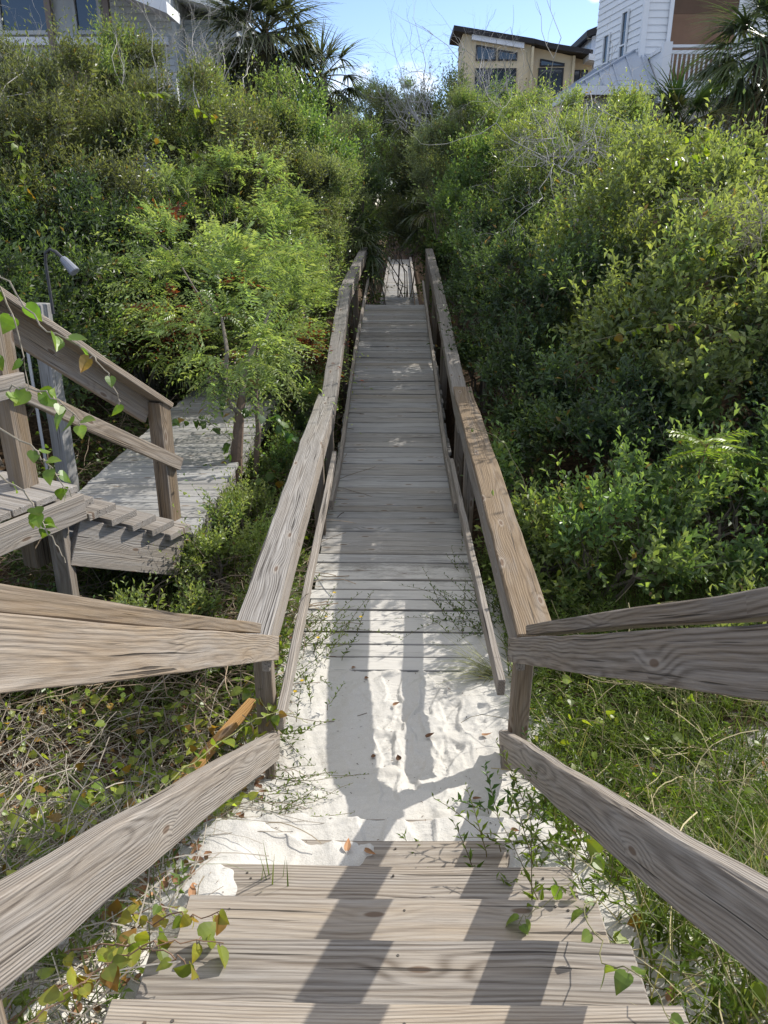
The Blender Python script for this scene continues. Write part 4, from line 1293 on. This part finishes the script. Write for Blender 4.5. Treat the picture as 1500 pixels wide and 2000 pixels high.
def strands(P, L, r, A, B, buf, seg=6, flat=.25, curl=.4):
    n_ = len(P)
    d = nrm(np.concatenate([rng.normal(size=(n_, 2)), rng.uniform(0, flat * 2, (n_, 1))], 1))
    L = L * rng.uniform(.4, 1.4, n_)
    c = colmix(rng, n_, A, B, .2)
    pts = [P.copy()]
    cz = rng.normal(0, curl, (n_, 3)) * np.array([1, 1, .4])
    for i in range(seg):
        pts.append(pts[-1] + d * (L / seg)[:, None])
        d = nrm(d + cz / seg * 2 + rng.normal(0, .12, (n_, 3)) + np.array([0, 0, -.10]))
    Q = np.stack(pts, 1)
    Q[..., 2] = np.maximum(Q[..., 2], G0(Q[..., 0], Q[..., 1]) + .004)
    T = nrm(np.gradient(Q, axis=1))
    a = nrm(np.cross(T, np.array([.3, .2, 1.0]))); b_ = np.cross(T, a)
    r_ = (r * rng.uniform(.6, 1.6, n_))[:, None, None]
    k = 3
    ang = np.arange(k) * 2 * math.pi / k
    V = Q[:, :, None] + r_[..., None] * (np.cos(ang)[None, None, :, None] * a[:, :, None] + np.sin(ang)[None, None, :, None] * b_[:, :, None])
    m_ = (seg + 1) * k
    i_ = np.arange(seg)[:, None] * k; j_ = np.arange(k)[None]
    F_ = np.stack([i_ + j_, i_ + (j_ + 1) % k, i_ + k + (j_ + 1) % k, i_ + k + j_], -1).reshape(-1, 4)
    buf.add(V.reshape(-1, 3), (np.arange(n_)[:, None, None] * m_ + F_[None]).reshape(-1, 4), np.repeat(c, m_, 0))


P_ = region(3800, -2.8, -.62, .5, 3.5, lambda x, y: sstep(-x, .60, .85))
P_[:, 2] += rng.uniform(0, .12, len(P_))
strands(P_, .32, .0018, (.15, .125, .095), (.40, .36, .30), db)
P_ = region(700, -2.6, -.7, 3.3, 5.6, None); P_[:, 2] += rng.uniform(0, .2, len(P_))
strands(P_, .35, .002, (.16, .12, .08), (.34, .28, .2), db)
P_ = region(900, .70, 3.2, .6, 4.6, lambda x, y: sstep(x, .66, .9)); P_[:, 2] += rng.uniform(0, .15, len(P_))
strands(P_, .38, .0020, (.22, .20, .10), (.40, .34, .2), db)
P_ = region(90, -.66, .66, 1.5, 2.6, lambda x, y: sstep(np.abs(x), .40, .6)); P_[:, 2] += .02
strands(P_, .22, .0016, (.24, .20, .14), (.40, .34, .24), db)
P_ = region(2200, -3.3, -.62, 3.4, 11.5, lambda x, y: 1 - ((x > -2.5) & (x < -1.37) & (y > 4.8)) * 1.0); P_[:, 2] += rng.uniform(0, .25, len(P_))
strands(P_, .5, .0026, (.10, .075, .05), (.26, .2, .14), db)
o = db.build('dry_stems', M_TWIG); tag(o, kind='stuff')

# heart leafed ground vine
ib = Buf()


def hearts(P, L, A, B, buf, up=.09, brown=.12):
    n_ = len(P)
    P = P.copy(); P[:, 2] += rng.uniform(.01, up, n_)
    a = rng.uniform(0, 6.28, n_)
    D = np.stack([np.cos(a), np.sin(a), rng.normal(-.1, .45, n_)], 1)
    N = nrm(np.array([.35, -.15, 1.0]) + rng.normal(0, .55, (n_, 3)))
    c = colmix(rng, n_, A, B, .2)
    br = rng.uniform(size=(n_, 1)) < brown
    c = np.where(br, np.array([.26, .16, .03]) * np.exp(rng.normal(0, .3, (n_, 1))), c)
    ls = L * rng.uniform(.5, 1.25, n_)
    leaf_shape(buf, P, D, N, ls, ls * .92, c, fold=.12, bend=.22)


hearts(region(4600, -2.8, -.60, .5, 3.5, lambda x, y: sstep(-x, .58, .75) * (.22 + .8 * patch(x, y, 2.6, .0, 15))), .042, (.12, .19, .03), (.29, .32, .05), ib, .24)
hearts(region(1500, -2.6, -.64, 3.3, 5.8, lambda x, y: .2 + .6 * patch(x, y, 2.2, .1, 25)), .048, (.09, .15, .022), (.20, .25, .035), ib, .25, .05)
hearts(region(600, .66, 3.0, .6, 4.4, None), .05, (.12, .18, .022), (.25, .28, .04), ib, .2, .12)
hearts(region(700, -1.4, -.64, 5.5, 10, None), .05, (.05, .10, .02), (.16, .22, .03), ib, .35, .05)
hearts(region(600, -3.6, -2.5, 4.5, 9.5, None), .05, (.05, .09, .02), (.14, .2, .03), ib, .35, .05)
o = ib.build('ground_vine', M_LEAF); tag(o, kind='stuff')

# fallen leaves
lb_ = Buf()
P_ = region(260, -.62, .62, 1.2, 5.2, None); P_[:, 2] += .003
n_ = len(P_); a = rng.uniform(0, 6.28, n_)
leaf_quads(lb_, P_, np.stack([np.cos(a), np.sin(a), rng.normal(0, .1, n_)], 1), np.tile([0, 0, 1.0], (n_, 1)), .016 * rng.uniform(.3, 1.5, n_), .004 * rng.uniform(.5, 1.4, n_), colmix(rng, n_, (.05, .035, .025), (.20, .14, .09), .3))
P_ = np.concatenate([region(2600, -2.6, -.62, .5, 4.6, None), region(500, -3.4, -.64, 4.6, 11, lambda x, y: 1 - ((x > -2.5) & (x < -1.37)) * .95), region(300, .7, 3, .6, 4, None), region(16, -.6, .6, 1.6, 4.4, None)])
P_[:, 2] += .012
n_ = len(P_)
a = rng.uniform(0, 6.28, n_)
leaf_shape(lb_, P_, np.stack([np.cos(a), np.sin(a), rng.normal(0, .2, n_)], 1), nrm(np.array([0, 0, 1.0]) + rng.normal(0, .35, (n_, 3))), .045 * rng.uniform(.4, 1.3, n_), .026 * rng.uniform(.6, 1.3, n_), colmix(rng, n_, (.09, .045, .025), (.30, .17, .09), .25), fold=.3, bend=-.2)
o = lb_.build('fallen_leaves', M_TWIG); tag(o, kind='stuff')


# ------------------------------------------------------------------ single weeds along the walk
def weed(label, x, y, n, hgt, L, Wd, A, B, lean, spread=.12, k=16, name='weed', flowers=0, zoff=0.0, lv=.5):
    global rng
    seed_[0] += 1
    keep = rng
    rng = np.random.default_rng(seed_[0])
    z = gz(x, y) + zoff
    b = Buf()
    P = np.array([x, y, z]) + np.concatenate([rng.normal(0, spread, (n, 2)), np.zeros((n, 1))], 1)
    SD = nrm(np.array([lean[0], lean[1], lean[2]]) + rng.normal(0, lv, (n, 3)) * np.array([1, 1, .5]))
    H = hgt * rng.uniform(.5, 1.3, n)
    t = (np.arange(k) + .6) / k
    C_ = P[:, None] + SD[:, None] * t[None, :, None] * H[:, None, None] - np.array([0, 0, 1.0]) * (t ** 2)[None, :, None] * (H * .22)[:, None, None]
    C_[..., 2] = np.maximum(C_[..., 2], z + .012 + rng.uniform(0, .03, C_[..., 2].shape))
    ph = np.arange(k) * 2.4 + rng.uniform(0, 6.28, (n, 1))
    LD = nrm(np.stack([np.cos(ph), np.sin(ph), np.full(ph.shape, .45)], -1) + SD[:, None] * .6)
    NN = np.array([0, 0, 1.0]) + rng.normal(0, .35, (n, k, 3))
    Ls = (L * rng.uniform(.6, 1.2, (n, k)) * (1.1 - .5 * t)).ravel()
    c = colmix(rng, n, A, B, .12)[:, None] * np.exp(rng.normal(0, .15, (n, k, 1)))
    leaf_quads(b, C_.reshape(-1, 3), LD.reshape(-1, 3), NN.reshape(-1, 3), Ls, Ls * Wd / L, c.reshape(-1, 3))
    for i in range(n):
        tube(b, np.concatenate([P[i][None], C_[i, ::3]]), np.linspace(.0024, .001, 1 + len(C_[i, ::3])), 3, (.17, .14, .06))
    for i in range(flowers):
        q = C_[rng.integers(0, n), -1] + np.array([0, 0, .01])
        a = np.arange(7) * .9
        leaf_quads(b, np.repeat(q[None], 7, 0), np.stack([np.cos(a), np.sin(a), np.full(7, .3)], 1), np.tile([0, 0, 1.0], (7, 1)), np.full(7, .014), np.full(7, .009), np.tile([.75, .55, .02], (7, 1)))
    o = b.build(name, M_LEAF)
    o['label'] = label; o['category'] = 'plant'; o['group'] = 'weeds growing through the walk'
    rng = keep
    return o


WG = ((.075, .12, .025), (.15, .20, .035))
weed('leafy weed clump with tiny yellow flowers spilling onto the boards from the left', -.64, 4.35, 46, .42, .034, .012, *WG, (.55, -.05, .8), .16, flowers=5)
weed('low weed clump beside the left mid rail, nearer than the flowering clump', -.66, 3.75, 26, .25, .034, .012, *WG, (.3, 0, .9), .12, flowers=2)
weed('dark leafy weed bush spilling over the right edge of the boards', .70, 4.75, 50, .45, .034, .014, (.045, .085, .02), (.10, .15, .03), (-.55, -.1, .8), .2)
weed('second leafy weed farther along the right edge of the boards', .72, 5.5, 34, .45, .034, .015, (.04, .08, .02), (.10, .15, .03), (-.6, -.1, .7), .16)
weed('sprawling sprig lying on the sand near the left stub post', -.58, 2.95, 9, .42, .030, .010, *WG, (.9, -.1, .25), .05, lv=.35)
weed('creeping sprig on the sand with round leaves, left of the footprints', -.60, 3.38, 6, .36, .038, .020, *WG, (.8, -.3, .5), .04, lv=.4)
weed('small sprig on the sand, nearest the buried step on the left', -.55, 2.72, 8, .30, .026, .009, *WG, (.9, .1, .2), .05, lv=.35)
weed('trailing weeds hanging over the right ends of the lower steps', .60, 2.25, 22, .34, .050, .014, (.07, .12, .02), (.14, .19, .03), (-.35, 0, .6), .13)
weed('dark spade leafed weeds under the right low rail post', .66, 2.75, 16, .28, .06, .022, (.035, .08, .02), (.08, .14, .03), (-.2, 0, .8), .12)
weed('tangled green weeds over the sand beside the right low rail', .78, 2.2, 40, .34, .048, .013, (.07, .12, .02), (.15, .20, .03), (-.25, 0, .8), .22)
weed('long bladed weeds leaning on the near right step ends', .74, 1.55, 34, .34, .055, .012, (.08, .13, .02), (.15, .20, .03), (-.25, .1, .8), .2)
weed('seedling sprout poking from the sand covered step', .05, 2.28, 3, .06, .04, .012, *WG, (0, 0, 1), .03, k=5)
weed('weed tuft at the left edge of the deck, past the left rail post', -.60, 6.6, 14, .26, .032, .010, *WG, (.6, 0, .6), .09)
# grass tuft on the right
gt = Buf()
kp = rng; rng = np.random.default_rng(77)
P_ = np.array([[.62, 4.02, .02]]) + np.concatenate([rng.normal(0, .035, (70, 2)), np.zeros((70, 1))], 1)
D_ = nrm(np.array([-.8, .05, .5]) + rng.normal(0, .3, (70, 3)))
blades(gt, P_, D_, .42 * rng.uniform(.5, 1.2, 70), np.full(70, .0045), colmix(rng, 70, (.13, .15, .05), (.30, .29, .13), .15), .7 * rng.uniform(.5, 1.4, 70), 5)
rng = kp
o = gt.build('grass_tuft', M_GRASS); o['label'] = 'fine straw coloured grass tuft fanning over the sand from the right mid rail'; o['category'] = 'grass'
# grass blades by the left of the third step
gt = Buf()
kp = rng; rng = np.random.default_rng(78)
P_ = np.array([[-.42, 1.93, .54]]) + np.concatenate([rng.normal(0, .03, (9, 2)), np.zeros((9, 1))], 1)
blades(gt, P_, nrm(np.array([.05, 0, 1.0]) + rng.normal(0, .22, (9, 3))), .16 * rng.uniform(.6, 1.2, 9), np.full(9, .006), colmix(rng, 9, (.09, .14, .03), (.17, .21, .05), .1), .4, 4)
rng = kp
o = gt.build('grass_tuft', M_GRASS); o['label'] = 'few upright green grass blades growing between the lower steps'; o['category'] = 'grass'

# bright pinnate seedling on the right
kp = rng; rng = np.random.default_rng(90)
t = thing('sumac_seedling', 'bright green seedling with feathery paired leaflets, right of the boardwalk', 'plant', (2.05, 5.0, .3))
b1, b2 = Buf(), Buf()
top = np.array([2.08, 4.95, 1.22])
tube(b2, [(2.0, 5.05, .2), (2.05, 5.0, .8), top], [.007, .006, .004], 5, (.2, .12, .07))
for i in range(11):
    a = i * 2.4; el = rng.uniform(.05, .7)
    d = np.array([math.cos(a) * math.cos(el), math.sin(a) * math.cos(el) - .1, math.sin(el)])
    u = np.linspace(0, 1, 10)
    L_ = rng.uniform(.24, .36)
    rc = top - np.array([0, 0, rng.uniform(0, .15)]) + d * u[:, None] * L_ - np.array([0, 0, 1]) * (u ** 2)[:, None] * L_ * .3
    tube(b2, rc, np.linspace(.003, .0012, 10), 4, (.22, .2, .06))
    sd_ = nrm(np.cross(d, [0, 0, 1.0]))
    for s in (1, -1):
        leaf_quads(b1, rc[2:], nrm(sd_ * s + d * .45 + np.array([0, 0, -.15]) + np.zeros((8, 3))), np.tile([0, 0, 1.0], (8, 1)) + rng.normal(0, .15, (8, 3)), np.full(8, .075), np.full(8, .022), colmix(rng, 8, (.16, .24, .03), (.24, .31, .04), .1))
b1.build('leaflets', M_LEAF, t); b2.build('stem', M_TWIG, t)
rng = kp

# low vines at the lower left corner, over the step ends
vine('yellowing grape leaves trailing over the left ends of the near steps', [
    [(-.95, 1.2, .86), (-.75, 1.35, .90), (-.58, 1.40, .95), (-.42, 1.40, .95)], [(-.9, 1.5, .76), (-.7, 1.45, .88), (-.54, 1.35, .97), (-.46, 1.28, .98)], [(-1.1, 1.05, .9), (-.9, 1.15, .95), (-.78, 1.2, .93)], [(-1.0, 1.75, .6), (-.85, 1.7, .68), (-.66, 1.75, .66)],
    [(-.9, 1.0, 1.0), (-.72, 1.12, 1.10), (-.62, 1.2, 1.12)], [(-.8, 1.7, .62), (-.6, 1.6, .80), (-.46, 1.55, .86)]],
    .045, (.13, .19, .025), (.30, .27, .04), 13, seed=31, group='trailing ground vines', brown=.25, hang=.4, stem=(.22, .14, .09))
vine('thin vine crossing the right ends of the near steps', [
    [(.62, 1.75, .72), (.50, 1.52, .95), (.50, 1.3, 1.0), (.55, 1.18, 1.13), (.58, 1.05, 1.12)], [(.66, 1.9, .75), (.5, 1.72, .78), (.36, 1.62, .76)]],
    .045, (.09, .15, .025), (.17, .22, .035), 9, seed=32, group='trailing ground vines', r=.002, stem=(.2, .19, .09))
vine('leafy vine creeping across the left post of the beach stairs', [
    [(-1.0, 2.7, .3), (-.8, 2.95, .36), (-.62, 3.05, .42), (-.5, 3.1, .40), (-.42, 3.15, .3)], [(-.9, 3.4, .3), (-.7, 3.25, .45), (-.6, 3.2, .3)]],
    .06, (.11, .17, .025), (.22, .26, .04), 11, seed=33, group='trailing ground vines', r=.003, stem=(.34, .34, .14))

# ------------------------------------------------------------------ houses behind the dune
def siding(buf, A, B, z0, z1, out, pitch=.17):
    """lap siding between ground points A and B; out = outward normal (xy)"""
    A = np.array(A, float); B = np.array(B, float); o_ = np.array([out[0], out[1], 0.0])
    z = z0
    while z < z1:
        zt = min(z + pitch, z1)
        a0 = np.array([A[0], A[1], z]) + o_ * .022; b0 = np.array([B[0], B[1], z]) + o_ * .022
        a1 = np.array([A[0], A[1], zt]); b1 = np.array([B[0], B[1], zt])
        a2 = np.array([A[0], A[1], z]); b2 = np.array([B[0], B[1], z])
        buf.add([a0, b0, b1, a1, a2, b2], [(0, 1, 2, 3), (4, 5, 1, 0)])
        z = zt


def window(parent, A, B, z0, z1, out, fm, rail=True, dep=.05, fr=.06, name='window', slope=None):
    """framed window between ground points A, B on a wall whose outward normal is out"""
    A = np.array([A[0], A[1], 0.0]); B = np.array([B[0], B[1], 0.0]); o_ = np.array([out[0], out[1], 0.0])
    z1b = z1 if slope is None else slope
    fb = Buf(); gb_ = Buf()
    up = np.array([0, 0, 1.0])
    ctr = o_ * (.03 + dep / 2)
    d = nrm(B - A)
    for P, zt in ((A + d * fr / 2, z1), (B - d * fr / 2, z1b)):
        obox(fb, P + ctr + up * z0, P + ctr + up * zt, fr, dep, d)
    obox(fb, A + d * fr + ctr + up * (z0 + fr / 2), B - d * fr + ctr + up * (z0 + fr / 2), fr, dep * .96, up)
    obox(fb, A + d * fr + ctr + up * (z1 - fr / 2), B - d * fr + ctr + up * (z1b - fr / 2), fr, dep * .96, up)
    if rail:
        zm = (z0 + z1) / 2
        obox(fb, A + d * fr + ctr + up * zm, B - d * fr + ctr + up * zm, fr * .8, dep * .92, up)
    f = fb.build(name, fm, parent)
    g = o_ * .035
    gb_.add([A + d * .01 + g + up * (z0 + .01), B - d * .01 + g + up * (z0 + .01), B - d * .01 + g + up * (z1b - .01), A + d * .01 + g + up * (z1 - .01)], [(0, 1, 2, 3)])
    gb_.build('pane', M_GLASS, f)
    return f


# white tower house, right
wh = thing('white_house', 'white lap sided house with a boarded up opening and balcony, at the upper right', 'house', (8, 26, 1.0))
A_, B_, Cc = np.array([6.66, 24.0]), np.array([6.12, 27.2]), np.array([13.5, 24.0])
fn = np.array([0, -1.0]); ln = np.array([-(B_ - A_)[1], (B_ - A_)[0]]); ln = ln / np.linalg.norm(ln)
if ln[0] > 0: ln = -ln
b = Buf()
prism(b, [(A_[0], A_[1], 1), (Cc[0], Cc[1], 1), (13.5, 30, 1), (9.0, 30, 1), (B_[0], B_[1], 1)], (0, 0, 11))
b.build('wall', M_WHITE, wh)
b = Buf()
siding(b, A_ + fn * .004, Cc + fn * .004, 4.6, 11.9, fn)
siding(b, B_ + ln * .004, A_ + ln * .004, 4.6, 11.9, ln)
b.build('siding', M_WHITE, wh)
b = Buf()
obox(b, (A_[0] - .03, A_[1] - .02, 4.6), (A_[0] - .03, A_[1] - .02, 11.9), .14, .14, (1, 0, 0))
b.build('corner_trim', M_WHITE, wh)
for f0, z0, z1 in ((.30, 6.2, 7.9), (.66, 6.0, 7.55)):
    p0 = A_ + (B_ - A_) * f0; p1 = A_ + (B_ - A_) * (f0 + .13)
    window(wh, p1, p0, z0, z1, ln, M_WHITE, fr=.05)
b = Buf(); box(b, 7.36, 9.05, 23.93, 23.97, 6.0, 7.55); b.build('plywood_panel', M_PLY, wh)
b = Buf(); box(b, 7.36, 9.05, 23.93, 23.97, 7.555, 9.0); b.build('stained_panel', M_PLYD, wh)
b = Buf()
obox(b, (7.30, 23.93, 5.9), (7.30, 23.93, 9.0), .10, .06, (1, 0, 0))
b.build('opening_trim', M_WHITE, wh)
b = Buf()
obox(b, (9.11, 23.93, 5.9), (9.11, 23.93, 9.0), .10, .06, (1, 0, 0))
b.build('opening_trim', M_WHITE, wh)
# balcony
bal = Buf()
box(bal, 6.85, 12.5, 22.6, 23.93, 5.42, 5.62)
fl = bal.build('balcony', M_WHITE, wh)
b = Buf()
box(b, 6.86, 12.5, 22.62, 22.74, 6.56, 6.62); box(b, 6.86, 12.5, 22.64, 22.72, 6.42, 6.50); box(b, 6.86, 12.5, 22.64, 22.72, 5.70, 5.76)
b.build('rail', M_WHITE, fl)
b = Buf()
for i in range(46): box(b, 7.08 + i * .115, 7.112 + i * .115, 22.66, 22.70, 5.761, 6.419)
o = b.build('balusters', M_WHITE, fl)
b = Buf()
box(b, 6.80, 7.02, 22.58, 22.78, 5.3, 6.68)
b.build('newel_post', M_WHITE, fl)
b = Buf()
box(b, 9.3, 9.5, 22.58, 22.78, 5.3, 6.68)
b.build('newel_post', M_WHITE, fl)
b = Buf()
box(b, 6.82, 6.90, 22.80, 23.95, 5.3, 6.5); box(b, 6.78, 6.94, 22.79, 23.95, 6.5, 6.58)
b.build('side_panel', M_WHITE, fl)
# hipped metal skirt roof
b = Buf()
E1, E2, E3 = (4.75, 22.7, 5.72), (6.78, 22.7, 5.72), (4.55, 27.2, 5.72)
T1, T2 = (6.5, 24.15, 6.72), (6.1, 27.2, 6.72)
T1b = (6.78, 24.15, 6.72)
b.add([E1, E2, T1b, T1, E3, T2], [(0, 1, 2, 3), (4, 0, 3, 5)])
rf = b.build('metal_roof', M_METAL, wh)
b = Buf()
fnrm = nrm(np.cross(np.array(E2) - E1, np.array(T1) - E1)); fnrm = fnrm * np.sign(fnrm[2])
for i in range(5):
    x_ = 4.95 + i * .42
    top = np.array([x_, 22.7, 5.72]); sl_ = np.array([0, 1.45, 1.0])
    e = min(1.0, (x_ - 4.75) / 1.75)
    obox(b, top + fnrm * .02, top + sl_ * e * .98 + fnrm * .02, .04, .03, fnrm)
lnr = nrm(np.cross(np.array(E3) - E1, np.array(T1) - E1)); lnr = lnr * np.sign(lnr[2])
for i in range(9):
    f = (i + .5) / 9
    p = np.array(E1) * (1 - f) + np.array(E3) * f; q = np.array(T1) * (1 - f) + np.array(T2) * f
    obox(b, p + lnr * .02, q + lnr * .02, .04, .03, lnr)
obox(b, np.array(E1) + (0, 0, .03), np.array(T1) + (0, 0, .03), .07, .05, (1, 1, 0))
b.build('seams', M_METAL, rf)
b = Buf()
box(b, 4.72, 6.78, 22.66, 22.72, 5.50, 5.71); obox(b, (4.70, 22.7, 5.60), (4.50, 27.2, 5.60), .21, .05, (0, 0, 1))
b.build('fascia', M_WHITE, wh)
b = Buf(); box(b, 5.1, 6.7, 23.1, 27, 1.0, 5.55); b.build('lower_wall', M_BEIGE, wh)
b = Buf(); box(b, 6.3, 6.45, 23.0, 23.095, 1.0, 5.3); b.build('trim_post', M_WHITE, wh)
b = Buf(); box(b, 5.9, 14.2, 23.4, 31, 11.95, 12.1); b.build('eaves', M_WHITE, wh)

# tan unfinished house
th_ = thing('tan_house', 'unfinished tan sheathed house with sloping dark roof edges', 'house', (6.5, 48, 1.5))
b = Buf()
prism(b, [(3.45, 46, 3), (7.0, 46, 3), (7.0, 46, 10.75), (3.45, 46, 11.28)], (0, 3, 0))
prism(b, [(7.05, 46.6, 3), (9.35, 46.6, 3), (9.35, 46.6, 10.30), (7.05, 46.6, 10.75)], (0, 8, 0))
prism(b, [(9.4, 47.2, 3), (10.5, 47.2, 3), (10.5, 47.2, 10.15), (9.4, 47.2, 10.35)], (0, 7, 0))
b.build('wall', M_OSB, th_)
b = Buf()
prism(b, [(2.95, 45.6, 11.30), (7.1, 45.6, 10.70), (7.1, 45.6, 10.94), (2.95, 45.6, 11.54)], (0, 3.6, 0))
prism(b, [(7.1, 45.9, 10.80), (8.0, 45.9, 10.55), (10.2, 45.9, 10.25), (10.2, 45.9, 10.48), (8.0, 45.9, 10.80), (7.1, 45.9, 11.0)], (0, 9, 0))
b.build('roof', M_ROOFD, th_)
b = Buf()
prism(b, [(3.9, 45.7, 10.92), (6.6, 45.7, 10.52), (6.6, 45.7, 10.78), (3.9, 45.7, 11.16)], (0, .28, 0))
prism(b, [(10.0, 45.8, 10.02), (10.75, 45.8, 9.92), (10.75, 45.8, 10.2), (10.0, 45.8, 10.3)], (0, 6, 0))
b.build('fascia', M_WHITE, th_)
b = Buf(); box(b, 7.0, 7.12, 45.7, 45.95, 3, 10.6); box(b, 9.28, 9.42, 46.4, 46.58, 3, 10.3); b.build('trim_post', plain('pale_lumber', (.60, .50, .32), .7, .2), th_)
M_BLK = plain('black_frame', (.02, .02, .022), .5, .4)
for a, c, z0, z1, sl_ in ((4.15, 5.2, 10.0, 10.72, 10.58), (5.3, 6.3, 10.0, 10.5, 10.38), (4.15, 6.3, 8.2, 9.66, None)):
    window(th_, (a, 46), (c, 46), z0, z1, fn, M_BLK, rail=False, slope=sl_, fr=.07)
for a, c, z0, z1, sl_ in ((7.6, 8.9, 9.82, 10.18, 9.98), (7.55, 8.88, 8.0, 9.76, None)):
    window(th_, (a, 46.6), (c, 46.6), z0, z1, fn, M_BLK, rail=False, slope=sl_, fr=.07)
for a, c in ((9.55, 9.9), (9.95, 10.3)):
    window(th_, (a, 47.2), (c, 47.2), 8.6, 9.75, fn, M_BLK, rail=False, fr=.06)
# pale wrapped wing with its own shed roof
b = Buf()
prism(b, [(10.55, 48, 3), (12.6, 48, 3), (12.6, 48, 12.2), (10.55, 48, 11.45)], (0, 6, 0))
b.build('wrapped_wing', plain('house_wrap', (.66, .70, .76), .5, .3, nscale=5, namt=.05), th_)
b = Buf(); prism(b, [(10.15, 47.5, 11.35), (12.8, 47.5, 12.3), (12.8, 47.5, 12.62), (10.15, 47.5, 11.65)], (0, 7, 0)); b.build('wing_roof', M_ROOFD, th_)
b = Buf(); box(b, 12.0, 12.14, 47.9, 47.99, 3, 11.9); b.build('wing_trim', M_WHITE, th_)
window(th_, (10.7, 48), (11.9, 48), 8.6, 9.75, fn, M_BLK, rail=False, fr=.06)

# grey house, upper left
gh = thing('grey_house', 'grey sided house with big dark windows and white roof edges, at the upper left', 'house', (-9, 23, 2))
b = Buf()
box(b, -16, -5.6, 22.2, 30, 2, 9.5)
box(b, -5.58, -4.2, 23.4, 30, 2, 7.35)
b.build('wall', M_GREYW, gh)
b = Buf()
siding(b, (-8.0, 22.2), (-5.6, 22.2), 5.0, 9.4, fn, .16); siding(b, (-5.58, 23.4), (-4.2, 23.4), 5, 7.3, fn, .16)
b.build('siding', M_GREYW, gh)
for a, c in ((-9.9, -8.5), (-8.02, -7.3), (-12.5, -10.2)):
    window(gh, (a, 22.2), (c, 22.2), 6.78, 9.2, fn, M_GREYW, rail=False, fr=.09, dep=.09)
b = Buf()
for x_ in (-8.35, -6.95):
    box(b, x_ - .07, x_ + .07, 21.4, 21.54, 2.5, 9.0)
b.build('porch_post', plain('brown_post', (.20, .165, .14), .8, .2), gh)
b = Buf()
prism(b, [(-6.9, 20.9, 7.55), (-5.35, 20.9, 6.98), (-5.35, 20.9, 7.22), (-6.9, 20.9, 7.80)], (0, 1.2, 0))
prism(b, [(-9.0, 20.9, 8.33), (-6.9, 20.9, 7.55), (-6.9, 20.9, 7.80), (-9.0, 20.9, 8.58)], (0, 1.2, 0))
b.build('roof_edge', M_WHITE, gh)
b = Buf()
prism(b, [(-6.4, 22.5, 7.92), (-4.0, 22.5, 7.28), (-4.0, 22.5, 7.44), (-6.4, 22.5, 8.08)], (0, 7, 0))
b.build('lower_roof', M_WHITE, gh)
b = Buf(); box(b, -9.9, -5.7, 22.05, 22.16, 6.55, 6.72); b.build('sill_band', M_WHITE, gh)
